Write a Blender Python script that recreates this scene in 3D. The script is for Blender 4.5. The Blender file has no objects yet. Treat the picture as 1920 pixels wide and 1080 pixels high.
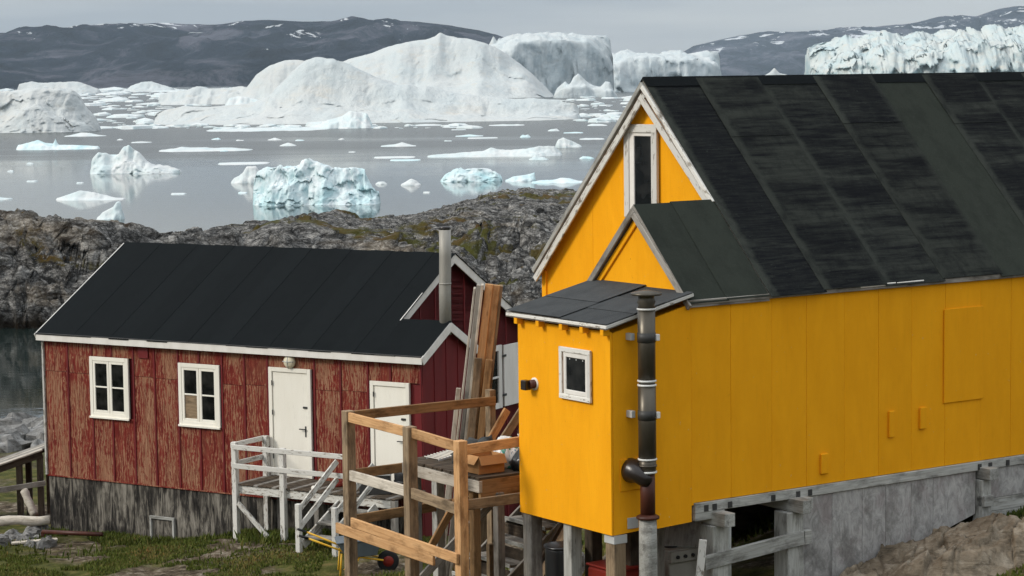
import bpy, bmesh, math, random
import numpy as np
from mathutils import Vector, Matrix

sc = bpy.context.scene
col = sc.collection
R = math.radians
random.seed(7)

# ------------------------------------------------------------------ camera
F, H, W2, H2 = 4270.0, 11.0, 960.0, 540.0
PITCH, ROLL = R(5.28), R(0.745)
cf = np.array([0, math.cos(PITCH), -math.sin(PITCH)])
r0 = np.array([1.0, 0, 0]); u0 = np.cross(r0, cf)
cr = math.cos(ROLL) * r0 - math.sin(ROLL) * u0
cu = math.cos(ROLL) * u0 + math.sin(ROLL) * r0
CAM = np.array([0, 0, H])
cd = bpy.data.cameras.new('camera'); cam = bpy.data.objects.new('camera', cd); col.objects.link(cam)
cd.sensor_width = 36; cd.lens = F / 1920 * 36; cd.clip_start = 0.1; cd.clip_end = 60000
cam.matrix_world = Matrix(((cr[0], cu[0], -cf[0], 0), (cr[1], cu[1], -cf[1], 0), (cr[2], cu[2], -cf[2], H), (0, 0, 0, 1)))
sc.camera = cam

# ------------------------------------------------------------------ sky and sun
SUN_AZ, SUN_EL = math.atan2(-0.96, -0.27), R(33)      # azimuth from +Y towards +X
w = bpy.data.worlds.new('World'); sc.world = w; w.use_nodes = True
wn = w.node_tree; wn.nodes.clear()
def wnode(t): return wn.nodes.new(t)
wo = wnode('ShaderNodeOutputWorld'); wb = wnode('ShaderNodeBackground'); wb.inputs['Strength'].default_value = 0.1
sky = wnode('ShaderNodeTexSky'); sky.sky_type = 'NISHITA'; sky.sun_disc = False
sky.sun_elevation = SUN_EL; sky.sun_rotation = SUN_AZ % (2 * math.pi); sky.air_density = 1.0; sky.dust_density = 2.0
tc = wnode('ShaderNodeTexCoord'); sep = wnode('ShaderNodeSeparateXYZ'); wn.links.new(tc.outputs['Generated'], sep.inputs[0])
mp = wnode('ShaderNodeMapping'); mp.inputs['Location'].default_value = (11.2, 1.7, 2.3); mp.inputs['Scale'].default_value = (1.5, 1.5, 14); wn.links.new(tc.outputs['Generated'], mp.inputs[0])
nz = wnode('ShaderNodeTexNoise'); nz.inputs['Scale'].default_value = 1.6; nz.inputs['Detail'].default_value = 4; wn.links.new(mp.outputs[0], nz.inputs['Vector'])
cr1 = wnode('ShaderNodeValToRGB'); wn.links.new(sep.outputs[2], cr1.inputs[0])    # overcast: brighter overhead
e = cr1.color_ramp.elements
e[0].position = 0.0; e[0].color = (0.555, 0.55, 0.53, 1); e[1].position = 1.0; e[1].color = (1.9, 1.96, 2.02, 1)
em = e.new(0.16); em.color = (0.75, 0.76, 0.77, 1)
cl = wnode('ShaderNodeMix'); cl.data_type = 'RGBA'; cl.blend_type = 'MULTIPLY'; cl.inputs['Factor'].default_value = 1.0
rr = wnode('ShaderNodeValToRGB'); wn.links.new(nz.outputs['Fac'], rr.inputs[0])
rr.color_ramp.elements[0].position = 0.42; rr.color_ramp.elements[0].color = (0.62, 0.655, 0.71, 1)
rr.color_ramp.elements[1].position = 0.58; rr.color_ramp.elements[1].color = (1.02, 1.02, 1.0, 1)
wn.links.new(cr1.outputs[0], cl.inputs['A']); wn.links.new(rr.outputs[0], cl.inputs['B'])
sc10 = wnode('ShaderNodeMix'); sc10.data_type = 'RGBA'; sc10.blend_type = 'MULTIPLY'; sc10.inputs['Factor'].default_value = 1.0
sc10.inputs['B'].default_value = (10, 10, 10, 1); wn.links.new(cl.outputs['Result'], sc10.inputs['A'])
sm = wnode('ShaderNodeMix'); sm.data_type = 'RGBA'; sm.inputs['Factor'].default_value = 0.9     # cloud layer over the clear sky
wn.links.new(sky.outputs[0], sm.inputs['A']); wn.links.new(sc10.outputs['Result'], sm.inputs['B'])
wn.links.new(sm.outputs['Result'], wb.inputs['Color']); wn.links.new(wb.outputs[0], wo.inputs[0])

sl = bpy.data.lights.new('sun', 'SUN'); sl.energy = 2.3; sl.angle = R(14); sl.color = (1.0, 0.94, 0.85)
sun = bpy.data.objects.new('sun', sl); col.objects.link(sun)
sd = Vector((math.sin(SUN_AZ) * math.cos(SUN_EL), math.cos(SUN_AZ) * math.cos(SUN_EL), math.sin(SUN_EL)))
sun.rotation_euler = sd.to_track_quat('Z', 'Y').to_euler()

sc.view_settings.view_transform = 'Standard'; sc.view_settings.look = 'None'
sc.view_settings.exposure = 0.0; sc.view_settings.gamma = 1.0; sc.view_settings.use_curve_mapping = False
sc.render.engine = 'CYCLES'; sc.cycles.use_denoising = True; sc.cycles.denoising_prefilter = 'NONE'; sc.cycles.denoising_input_passes = 'RGB_ALBEDO_NORMAL'
sc.cycles.max_bounces = 8; sc.cycles.volume_bounces = 1; sc.cycles.caustics_reflective = False; sc.cycles.caustics_refractive = False
try: sc.cycles.denoiser = 'OPENIMAGEDENOISE'
except Exception: pass

# ------------------------------------------------------------------ pixel (1920x1080) to point in the place
def ray(x, y): return cf + (x - W2) / F * cr - (y - H2) / F * cu
def atY(x, y, Y): d = ray(x, y); return CAM + d * (Y / d[1])
def atZ(x, y, Z): d = ray(x, y); return CAM + d * ((Z - H) / d[2])

# ------------------------------------------------------------------ noise (vectorised)
_rng = np.random.RandomState(3)
_perm = np.concatenate([_rng.permutation(256)] * 3)
_g = _rng.normal(size=(256, 3)); _g /= np.linalg.norm(_g, axis=1)[:, None]
def pn(x, y, z):
    x, y, z = np.broadcast_arrays(np.asarray(x, float), np.asarray(y, float), np.asarray(z, float))
    xi, yi, zi = np.floor(x).astype(int), np.floor(y).astype(int), np.floor(z).astype(int)
    xf, yf, zf = x - xi, y - yi, z - zi
    f = lambda t: t * t * t * (t * (t * 6 - 15) + 10)
    u, v, s = f(xf), f(yf), f(zf)
    def gr(a, b, c):
        h = _perm[(_perm[(_perm[(xi + a) & 255] + yi + b) & 255] + zi + c) & 255]
        g = _g[h]; return g[..., 0] * (xf - a) + g[..., 1] * (yf - b) + g[..., 2] * (zf - c)
    l = lambda t, a, b: a + t * (b - a)
    return 1.5 * l(s, l(v, l(u, gr(0,0,0), gr(1,0,0)), l(u, gr(0,1,0), gr(1,1,0))), l(v, l(u, gr(0,0,1), gr(1,0,1)), l(u, gr(0,1,1), gr(1,1,1))))
def fbm(x, y, z, o=4, gain=0.5):
    s = 0; a = 1
    for i in range(o): s = s + a * pn(x, y, z); x = x * 2.03; y = y * 2.03; z = z * 2.03 + 7.1; a *= gain
    return s
def ridged(x, y, z, o=4):
    s = 0; a = 1
    for i in range(o): s = s + a * (1 - 2 * np.abs(pn(x, y, z))); x = x * 2.03; y = y * 2.03; z = z * 2.03 + 3.7; a *= 0.5
    return s
def voro(x, y, z):
    "F1, F2 and cell value of a jittered 3D grid"
    x, y, z = np.broadcast_arrays(np.asarray(x, float), np.asarray(y, float), np.asarray(z, float))
    xi, yi, zi = np.floor(x).astype(int), np.floor(y).astype(int), np.floor(z).astype(int)
    f1 = np.full(x.shape, 9.0); f2 = f1.copy(); cv = np.zeros(x.shape)
    for a in (-1, 0, 1):
        for b in (-1, 0, 1):
            for c in (-1, 0, 1):
                h = _perm[(_perm[(_perm[(xi + a) & 255] + yi + b) & 255] + zi + c) & 255]
                j = _g[h] * 0.35 + 0.5
                d = np.sqrt((xi + a + j[..., 0] - x) ** 2 + (yi + b + j[..., 1] - y) ** 2 + (zi + c + j[..., 2] - z) ** 2)
                n = d < f1
                f2 = np.where(n, f1, np.minimum(f2, d)); cv = np.where(n, h / 255.0, cv); f1 = np.where(n, d, f1)
    return f1, f2, cv
def facets(x, y, z):
    "planar tilted blocks: crack distance and a height that is linear inside each cell"
    x, y, z = np.broadcast_arrays(np.asarray(x, float), np.asarray(y, float), np.asarray(z, float))
    xi, yi, zi = np.floor(x).astype(int), np.floor(y).astype(int), np.floor(z).astype(int)
    f1 = np.full(x.shape, 9.0); f2 = f1.copy(); tl = np.zeros(x.shape)
    for a in (-1, 0, 1):
        for b in (-1, 0, 1):
            for c in (-1, 0, 1):
                h = _perm[(_perm[(_perm[(xi + a) & 255] + yi + b) & 255] + zi + c) & 255]; j = _g[h] * 0.38 + 0.5; g = _g[(h * 7 + 13) & 255]
                dx, dy, dz = x - (xi + a + j[..., 0]), y - (yi + b + j[..., 1]), z - (zi + c + j[..., 2])
                d = np.sqrt(dx * dx + dy * dy + dz * dz); n = d < f1
                f2 = np.where(n, f1, np.minimum(f2, d)); tl = np.where(n, dx * g[..., 0] + dy * g[..., 1] + (h / 255.0 - 0.5) * 0.8, tl); f1 = np.where(n, d, f1)
    return f2 - f1, tl
def sstep(a, b, x): t = np.clip((x - a) / (b - a), 0, 1); return t * t * (3 - 2 * t)

# ------------------------------------------------------------------ node materials
MATS = {}
class NB:
    def __init__(s, name, rough=0.8, spec=0.3):
        m = bpy.data.materials.new(name); m.use_nodes = True; s.m = m; s.nt = m.node_tree
        s.b = s.nt.nodes['Principled BSDF']; s.b.inputs['Roughness'].default_value = rough
        s.b.inputs['Specular IOR Level'].default_value = spec
        MATS[name] = m
    def n(s, t, ins=None, **props):
        nd = s.nt.nodes.new('ShaderNode' + t)
        for k, v in props.items(): setattr(nd, k, v)
        for k, v in (ins or {}).items(): s.put(nd.inputs[k], v)
        return nd
    def put(s, sock, v):
        if isinstance(v, bpy.types.NodeSocket): s.nt.links.new(v, sock)
        elif isinstance(v, bpy.types.Node): s.nt.links.new(v.outputs[0], sock)
        else:
            if isinstance(v, tuple) and len(v) == 3 and len(sock.default_value) == 4: v = v + (1,)
            sock.default_value = v
    def coord(s, scale=(1, 1, 1), rnd=True, kind='Object'):
        c = s.n('TexCoord').outputs[kind]
        if rnd:
            oi = s.n('ObjectInfo').outputs['Random']
            k = s.n('Math', {0: oi, 1: 57.0}, operation='MULTIPLY')
            c = s.n('VectorMath', {0: c, 1: k.outputs[0]}, operation='ADD').outputs[0]
        return s.n('Mapping', {'Vector': c, 'Scale': scale}).outputs[0]
    def noise(s, vec, scale=1, detail=4, rough=0.55, dist=0):
        return s.n('TexNoise', {'Vector': vec, 'Scale': scale, 'Detail': detail, 'Roughness': rough, 'Distortion': dist}).outputs['Fac']
    def ramp(s, fac, stops):
        r = s.n('ValToRGB', {0: fac}); el = r.color_ramp.elements
        for i, (p, c) in enumerate(stops):
            if isinstance(c, (int, float)): c = (c, c, c)
            x = el[i] if i < 2 else el.new(p)
            x.position = p; x.color = tuple(c) + (1,)
        return r.outputs[0]
    def mix(s, f, a, b, mode='MIX'):
        m = s.n('Mix', {}, data_type='RGBA', blend_type=mode)
        s.put(m.inputs['Factor'], f); s.put(m.inputs['A'], a); s.put(m.inputs['B'], b); return m.outputs['Result']
    def math(s, op, a, b=0.0, clamp=False):
        return s.n('Math', {0: a, 1: b}, operation=op, use_clamp=clamp).outputs[0]
    def tint(s, c, lo=0.82, hi=1.12):
        oi = s.n('ObjectInfo').outputs['Random']; v = s.n('MapRange', {0: oi, 3: lo, 4: hi}).outputs[0]
        return s.mix(1.0, c, v, 'MULTIPLY')
    def bump(s, h, strength=0.3, dist=0.02):
        s.put(s.b.inputs['Normal'], s.n('Bump', {'Height': h, 'Strength': strength, 'Distance': dist}).outputs[0])
    def color(s, c): s.put(s.b.inputs['Base Color'], c); return s.m
    def sepz(s, vec, i=2): return s.n('SeparateXYZ', {0: vec}).outputs[i]

def wood(name, c1, c2, c3, rough=0.85, knots=True, paint=None, cover=0.5):
    "sawn timber with its grain along local X; paint = flaking coat"
    k = NB(name, rough, 0.2)
    g = k.noise(k.coord((1.2, 22, 22)), 1.6, 5, 0.6, 0.6)
    f = k.noise(k.coord((3, 90, 90)), 1.0, 3)
    c = k.mix(k.ramp(g, [(0.32, 0), (0.68, 1)]), c1, c2)
    c = k.mix(k.math('MULTIPLY', k.ramp(f, [(0.5, 0), (0.75, 1)]), 0.6), c, c3)
    if knots:
        v = k.n('TexVoronoi', {'Vector': k.coord((1.5, 6, 6)), 'Scale': 1.3}).outputs['Distance']
        c = k.mix(k.ramp(v, [(0.04, 0.75), (0.1, 0)]), c, c3)
    st = k.noise(k.coord((2, 5, 5)), 1.4, 5, 0.65)
    c = k.mix(k.math('MULTIPLY', k.ramp(st, [(0.48, 0), (0.66, 1)]), 0.7), c, tuple(x * 0.55 for x in c3))
    if paint:
        p = k.noise(k.coord((3, 10, 10)), 2.2, 6, 0.65, 0.4)
        c = k.mix(k.ramp(p, [(cover - 0.04, 0), (cover + 0.04, 1)]), paint, c)
    c = k.tint(c); k.color(c); k.bump(k.math('ADD', g, f), 0.35, 0.006); return k.m

wood('wood_new', (0.60, 0.365, 0.18), (0.47, 0.26, 0.115), (0.27, 0.13, 0.05))
wood('wood_tan', (0.33, 0.245, 0.155), (0.22, 0.155, 0.095), (0.10, 0.07, 0.045))
wood('wood_brown', (0.36, 0.22, 0.105), (0.25, 0.145, 0.065), (0.12, 0.065, 0.028))  # on the porch rails this tone also carries shade
wood('wood_grey', (0.33, 0.31, 0.28), (0.24, 0.22, 0.19), (0.12, 0.10, 0.08))
wood('wood_silver', (0.47, 0.47, 0.44), (0.34, 0.335, 0.305), (0.15, 0.14, 0.12))
wood('wood_dark', (0.11, 0.085, 0.06), (0.07, 0.052, 0.036), (0.03, 0.022, 0.015))
wood('wood_bleached', (0.60, 0.55, 0.47), (0.46, 0.41, 0.34), (0.25, 0.2, 0.15))
wood('white_flaking', (0.36, 0.33, 0.28), (0.26, 0.23, 0.19), (0.13, 0.1, 0.08), paint=(0.66, 0.645, 0.60), cover=0.60, knots=False)
wood('white_worn', (0.34, 0.31, 0.27), (0.25, 0.22, 0.18), (0.13, 0.1, 0.08), paint=(0.56, 0.55, 0.51), cover=0.55, knots=False)

def painted(name, c, c2, rough=0.6, vert=(3, 3, 0.6), bumpk=0.25, spots=None, spec=0.3, tin=(0.95, 1.04)):
    k = NB(name, rough, spec)
    a = k.noise(k.coord(vert), 1.5, 5, 0.6)
    col_ = k.mix(k.ramp(a, [(0.35, 0), (0.7, 1)]), c, c2)
    s2 = k.noise(k.coord((14, 14, 2.0)), 1.2, 4, 0.7)
    col_ = k.mix(k.math('MULTIPLY', k.ramp(s2, [(0.6, 0), (0.8, 1)]), 0.35), col_, tuple(x * 0.62 for x in c2))
    if spots:
        sp = k.noise(k.coord((9, 9, 5)), 2.0, 5, 0.7)
        col_ = k.mix(k.ramp(sp, [(0.68, 0), (0.76, 1)]), col_, spots)
    k.color(k.tint(col_, *tin)); k.bump(k.noise(k.coord((30, 30, 8)), 2, 4), bumpk, 0.004); return k.m
def mk_yellow():
    k = NB('yellow_paint', 0.75, 0.08)
    a = k.noise(k.coord((2.5, 2.5, 0.7)), 1.6, 6, 0.66, 0.4)
    c = k.mix(k.ramp(a, [(0.32, 0), (0.68, 1)]), (0.90, 0.395, 0.010), (0.82, 0.345, 0.007))
    b = k.noise(k.coord((26, 26, 1.6)), 1.3, 6, 0.74); c = k.mix(k.ramp(b, [(0.55, 0), (0.75, 0.28)]), c, (0.60, 0.24, 0.001))
    g = k.noise(k.coord((60, 60, 14)), 1.2, 4, 0.7); c = k.mix(k.ramp(g, [(0.60, 0), (0.76, 0.45)]), c, (0.92, 0.46, 0.03))
    d = k.noise(k.coord((11, 11, 9)), 1.4, 6, 0.75); c = k.mix(k.ramp(d, [(0.67, 0), (0.73, 0.7)]), c, (0.36, 0.135, 0.008))
    f = k.noise(k.coord((22, 22, 14)), 1.4, 3, 0.6); c = k.mix(k.ramp(f, [(0.735, 0), (0.75, 0.8)]), c, (0.74, 0.60, 0.36))
    z = k.sepz(k.n('TexCoord').outputs['Object'], 2)
    k.color(k.tint(c, 0.975, 1.02)); k.bump(k.math('ADD', k.noise(k.coord((30, 30, 8)), 2, 4), k.math('MULTIPLY', a, 1.5)), 0.3, 0.006)
mk_yellow()
painted('white_paint', (0.86, 0.83, 0.74), (0.81, 0.775, 0.68), 0.5)
painted('white_trim', (0.76, 0.735, 0.69), (0.66, 0.63, 0.58), 0.6)
painted('dark_red_paint', (0.155, 0.012, 0.014), (0.11, 0.009, 0.011), 0.55, spots=(0.24, 0.14, 0.11))
painted('steel_pipe', (0.36, 0.345, 0.31), (0.27, 0.26, 0.23), 0.6)
MATS['steel_pipe'].node_tree.nodes['Principled BSDF'].inputs['Metallic'].default_value = 0.35
painted('smoked_pipe', (0.11, 0.098, 0.078), (0.065, 0.057, 0.045), 0.38)
MATS['smoked_pipe'].node_tree.nodes['Principled BSDF'].inputs['Metallic'].default_value = 0.6
painted('bright_steel', (0.7, 0.7, 0.68), (0.6, 0.6, 0.58), 0.3)
painted('rusty_iron', (0.075, 0.022, 0.012), (0.04, 0.012, 0.008), 0.5)
painted('black_iron', (0.02, 0.014, 0.012), (0.012, 0.009, 0.008), 0.3, spec=0.5)
painted('galvanised', (0.5, 0.51, 0.5), (0.4, 0.41, 0.4), 0.5)
painted('dark_metal', (0.05, 0.05, 0.048), (0.03, 0.03, 0.03), 0.5)
painted('cardboard', (0.44, 0.235, 0.095), (0.38, 0.195, 0.075), 0.9)
painted('black_plastic', (0.011, 0.012, 0.014), (0.02, 0.021, 0.023), 0.3, spec=0.5)
painted('grey_fabric', (0.035, 0.04, 0.042), (0.055, 0.06, 0.06), 0.8)
painted('grey_tray', (0.12, 0.145, 0.165), (0.09, 0.11, 0.13), 0.45)
painted('yellow_tube', (0.72, 0.42, 0.03), (0.6, 0.33, 0.02), 0.4)
painted('red_enamel', (0.24, 0.022, 0.012), (0.16, 0.014, 0.009), 0.5)
painted('enamel_white', (0.55, 0.53, 0.47), (0.44, 0.42, 0.37), 0.5)
painted('rubber', (0.018, 0.018, 0.018), (0.012, 0.012, 0.012), 0.8)
painted('lamp_glass', (0.72, 0.66, 0.5), (0.66, 0.6, 0.44), 0.35)

def mk_bag():
    k = NB('printed_bag', 0.35, 0.4)
    v = k.noise(k.coord((1, 1, 1), rnd=False), 5, 2, 0.5, 1.5)
    c = k.mix(k.ramp(v, [(0.52, 0), (0.54, 1)]), (0.62, 0.63, 0.62), (0.04, 0.22, 0.16))
    v2 = k.noise(k.coord((2, 1, 1), rnd=False), 9, 1, 0.5, 2.0)
    c = k.mix(k.ramp(v2, [(0.66, 0), (0.68, 1)]), c, (0.05, 0.12, 0.2)); k.color(c)
mk_bag()

def mk_glass():
    k = NB('window_glass', 0.06, 0.13)
    n = k.noise(k.coord((4, 4, 4)), 1.0, 4)
    k.color(k.ramp(n, [(0.4, (0.004, 0.005, 0.005)), (0.75, (0.03, 0.03, 0.028))]))
mk_glass()

def mk_red():
    k = NB('peeling_red', 0.8, 0.15)
    oi = k.n('ObjectInfo').outputs['Random']
    wv = k.n('TexWave', {'Vector': k.coord((1.0, 1.0, 0.34)), 'Scale': 4.5, 'Distortion': 14.0, 'Detail': 4.0, 'Detail Scale': 1.4, 'Detail Roughness': 0.6}, bands_direction='X').outputs['Fac']
    a = k.noise(k.coord((4, 4, 1.7)), 1.6, 9, 0.72, 2.0)
    b = k.noise(k.coord((20, 20, 11.0)), 1.3, 5, 0.7, 1.6)
    big = k.noise(k.coord((1.6, 1.6, 0.8)), 1.2, 4)
    m = k.math('ADD', k.math('MULTIPLY', a, 0.62), k.math('MULTIPLY', b, 0.24)); m = k.math('ADD', m, k.math('MULTIPLY', wv, 0.17))
    m = k.math('ADD', k.math('ADD', m, k.n('MapRange', {0: oi, 3: -0.085, 4: 0.055}).outputs[0]), k.n('MapRange', {0: big, 3: -0.22, 4: 0.22}).outputs[0])
    xx = k.sepz(k.n('TexCoord').outputs['Object'], 0); m = k.math('ADD', m, k.n('MapRange', {0: k.math('ABSOLUTE', xx), 1: 0.0, 2: 0.32, 3: 0.035, 4: -0.05}).outputs[0])
    pat = k.ramp(k.noise(k.coord((2.2, 2.2, 0.9)), 1.3, 3, 0.5, 0.8), [(0.50, 0), (0.66, 1)]); m = k.math('ADD', m, k.math('MULTIPLY', pat, 0.06))
    bare = k.ramp(m, [(0.525, 0), (0.585, 1)])
    g = k.noise(k.coord((44, 44, 2.2)), 1.5, 5, 0.65, 0.5)
    wd = k.ramp(g, [(0.28, (0.13, 0.06, 0.036)), (0.50, (0.28, 0.15, 0.085)), (0.72, (0.50, 0.32, 0.20))])
    pt = k.ramp(k.noise(k.coord((4, 4, 1)), 2, 5), [(0.3, (0.085, 0.008, 0.007)), (0.55, (0.15, 0.016, 0.012)), (0.78, (0.21, 0.035, 0.024))])
    pt = k.mix(k.math('MULTIPLY', k.ramp(m, [(0.42, 0), (0.52, 1)]), 0.5), pt, (0.26, 0.07, 0.042))
    dk = k.ramp(k.noise(k.coord((9, 9, 1.0)), 2.3, 6, 0.72), [(0.54, 0), (0.70, 1)])
    pt = k.mix(k.math('MULTIPLY', pat, 0.55), pt, (0.20, 0.075, 0.042)); c = k.mix(k.math('MULTIPLY', bare, 0.72), pt, wd); c = k.mix(k.math('MULTIPLY', dk, 0.6), c, (0.05, 0.012, 0.010))
    k.color(c); k.bump(k.math('SUBTRACT', g, bare), 0.4, 0.006)
mk_red()

def mk_tar():
    k = NB('tarred_wood', 0.85, 0.2)
    a = k.noise(k.coord((7, 7, 1.1)), 1.5, 8, 0.74, 0.7)
    b = k.noise(k.coord((1.0, 1.0, 0.9)), 1.3, 3)
    m = k.math('ADD', k.math('MULTIPLY', a, 0.68), k.math('MULTIPLY', b, 0.34))
    c = k.ramp(m, [(0.43, (0.010, 0.009, 0.008)), (0.495, (0.045, 0.040, 0.034)), (0.54, (0.13, 0.118, 0.098)), (0.65, (0.29, 0.265, 0.225))])
    k.color(c); k.bump(a, 0.5, 0.02)
mk_tar()

def mk_ply():
    k = NB('grey_plywood', 0.85, 0.2)
    a = k.noise(k.coord((5, 5, 2.6)), 1.6, 9, 0.76, 1.4)
    c = k.ramp(a, [(0.3, (0.19, 0.185, 0.175)), (0.5, (0.36, 0.35, 0.335)), (0.7, (0.53, 0.515, 0.49))])
    b = k.noise(k.coord((2, 2, 2)), 1.5, 5)
    c = k.mix(k.math('MULTIPLY', k.ramp(b, [(0.5, 0), (0.66, 1)]), 0.5), c, (0.24, 0.19, 0.185))
    dn = k.noise(k.coord((1.4, 1.4, 1.1)), 1.4, 6, 0.7); c = k.mix(k.ramp(dn, [(0.50, 0), (0.64, 0.65)]), c, (0.10, 0.095, 0.085)); k.color(k.tint(c, 0.75, 1.15)); k.bump(a, 0.4, 0.01)
mk_ply()

def felt(name, plain, dark, band=True):
    k = NB(name, 0.9, 0.04)
    cc = k.n('TexCoord').outputs['Object']; x = k.sepz(cc, 0); y = k.sepz(cc, 1)
    f = k.noise(k.coord((60, 60, 60)), 2, 3)
    p = k.mix(k.ramp(f, [(0.35, 0), (0.7, 1)]), tuple(v * 0.86 for v in plain), tuple(v * 1.1 for v in plain))
    p = k.mix(k.math('MULTIPLY', k.ramp(k.noise(k.coord((3, 2, 3)), 1.5, 7, 0.72), [(0.46, 0), (0.66, 1)]), 0.6), p, dark)
    if band:
        bn = k.noise(k.coord((0.35, 4.2, 1)), 1.0, 8, 0.74)
        oi = k.n('ObjectInfo').outputs['Random']
        bn = k.math('ADD', bn, k.n('MapRange', {0: oi, 3: -0.05, 4: 0.10}).outputs[0])
        d = k.ramp(bn, [(0.40, 0), (0.56, 1)])
        edge = k.math('ADD', x, k.math('MULTIPLY', k.noise(k.coord((3, 9, 3)), 1.0, 3), 0.12))
        lap = k.math('MULTIPLY', k.ramp(edge, [(0.13, 0), (0.20, 1)]), k.ramp(k.math('SUBTRACT', 1.16, x), [(0.14, 0), (0.26, 1)]))
        fine = k.ramp(k.noise(k.coord((2.5, 40, 1)), 1.0, 5, 0.75), [(0.3, 0.5), (0.6, 1.0)])
        p = k.mix(k.math('MULTIPLY', k.math('MULTIPLY', d, lap), fine), p, dark)
    sc_ = k.noise(k.coord((9, 14, 9)), 2.0, 7, 0.78); p = k.mix(k.ramp(sc_, [(0.60, 0), (0.70, 0.5)]), p, tuple(v * 1.9 for v in plain)); p = k.tint(p, *((0.88, 1.14) if name != 'felt_black' else (0.93, 1.07)))
    k.color(p); k.bump(k.math('ADD', f, k.noise(k.coord((2, 3, 2)), 1.5, 3)), 0.35, 0.012)
felt('felt_striped', (0.036, 0.040, 0.0345), (0.0062, 0.007, 0.0086))
felt('felt_green', (0.032, 0.037, 0.0305), (0.020, 0.023, 0.0195), False)
felt('felt_grey', (0.058, 0.062, 0.064), (0.036, 0.039, 0.041), False)
felt('felt_black', (0.0092, 0.0112, 0.0122), (0.007, 0.0085, 0.0095), False)

def mk_sea():
    k = NB('sea_water', 0.07, 0.5); k.b.inputs['IOR'].default_value = 1.33
    c = k.coord((1, 1, 1), False)
    k.color((0.012, 0.020, 0.018))
    y = k.sepz(k.n('NewGeometry').outputs['Position'], 1)
    p = k.noise(k.n('Mapping', {'Vector': c, 'Scale': (0.004, 0.010, 1)}).outputs[0], 1.0, 5, 0.6)
    yy = k.math('ADD', y, k.n('MapRange', {0: p, 1: 0.3, 2: 0.7, 3: -120.0, 4: 120.0}).outputs[0])
    ruf = k.n('MapRange', {0: yy, 1: 250.0, 2: 400.0, 3: 0.0, 4: 1.0}).outputs[0]        # breeze beyond the sheltered water
    n1 = k.noise(k.n('Mapping', {'Vector': c, 'Scale': (0.25, 0.5, 1)}).outputs[0], 1.0, 4, 0.55)
    n2 = k.noise(k.n('Mapping', {'Vector': c, 'Scale': (1.6, 2.6, 1)}).outputs[0], 1.0, 3, 0.5)
    bp = k.n('Bump', {'Height': k.math('ADD', n1, k.math('MULTIPLY', n2, 0.25)), 'Strength': k.n('MapRange', {0: ruf, 3: 0.07, 4: 0.42}).outputs[0], 'Distance': 0.12})
    k.put(k.b.inputs['Normal'], bp.outputs[0])
    k.put(k.b.inputs['Roughness'], k.n('MapRange', {0: ruf, 3: 0.045, 4: 0.24}).outputs[0])
mk_sea()

def ice(name, white, blue, grey, bluek=0.5, scale=1.0, dirt=0.3, bumpk=0.4):
    k = NB(name, 0.55, 0.35)
    c = k.coord((1, 1, 1), True)
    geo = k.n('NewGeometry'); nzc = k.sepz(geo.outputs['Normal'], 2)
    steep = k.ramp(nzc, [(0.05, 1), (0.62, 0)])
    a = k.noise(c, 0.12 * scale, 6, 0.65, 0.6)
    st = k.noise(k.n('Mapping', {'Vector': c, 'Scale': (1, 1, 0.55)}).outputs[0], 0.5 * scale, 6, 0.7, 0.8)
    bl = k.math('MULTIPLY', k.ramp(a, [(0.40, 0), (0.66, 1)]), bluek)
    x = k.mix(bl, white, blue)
    x = k.mix(k.math('MULTIPLY', k.math('MULTIPLY', steep, k.ramp(st, [(0.32, 0.2), (0.68, 1)])), 0.85), x, grey)  # steep faces toned cool grey, shading put into the colour
    d = k.noise(k.n('Mapping', {'Vector': c, 'Scale': (1, 1, 2.2)}).outputs[0], 0.22 * scale, 7, 0.72)
    x = k.mix(k.math('MULTIPLY', k.ramp(d, [(0.54, 0), (0.70, 1)]), dirt), x, (0.56, 0.52, 0.45))
    k.color(x)
    h = k.math('ADD', k.math('ADD', k.noise(c, 0.45 * scale, 8, 0.62), k.math('MULTIPLY', st, 0.6)), k.math('MULTIPLY', a, 2.0))
    k.bump(h, bumpk, 1.2 / scale)
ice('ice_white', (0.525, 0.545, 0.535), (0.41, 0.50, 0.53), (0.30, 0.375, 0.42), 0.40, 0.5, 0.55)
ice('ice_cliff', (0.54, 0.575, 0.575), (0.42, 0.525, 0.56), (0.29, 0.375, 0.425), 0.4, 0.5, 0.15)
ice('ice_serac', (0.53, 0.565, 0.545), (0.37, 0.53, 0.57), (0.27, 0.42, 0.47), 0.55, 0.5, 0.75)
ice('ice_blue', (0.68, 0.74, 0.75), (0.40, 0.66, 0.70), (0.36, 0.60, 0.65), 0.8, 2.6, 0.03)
ice('ice_floe', (0.64, 0.66, 0.655), (0.42, 0.62, 0.65), (0.42, 0.60, 0.65), 0.45, 2.0, 0.08)

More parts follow.
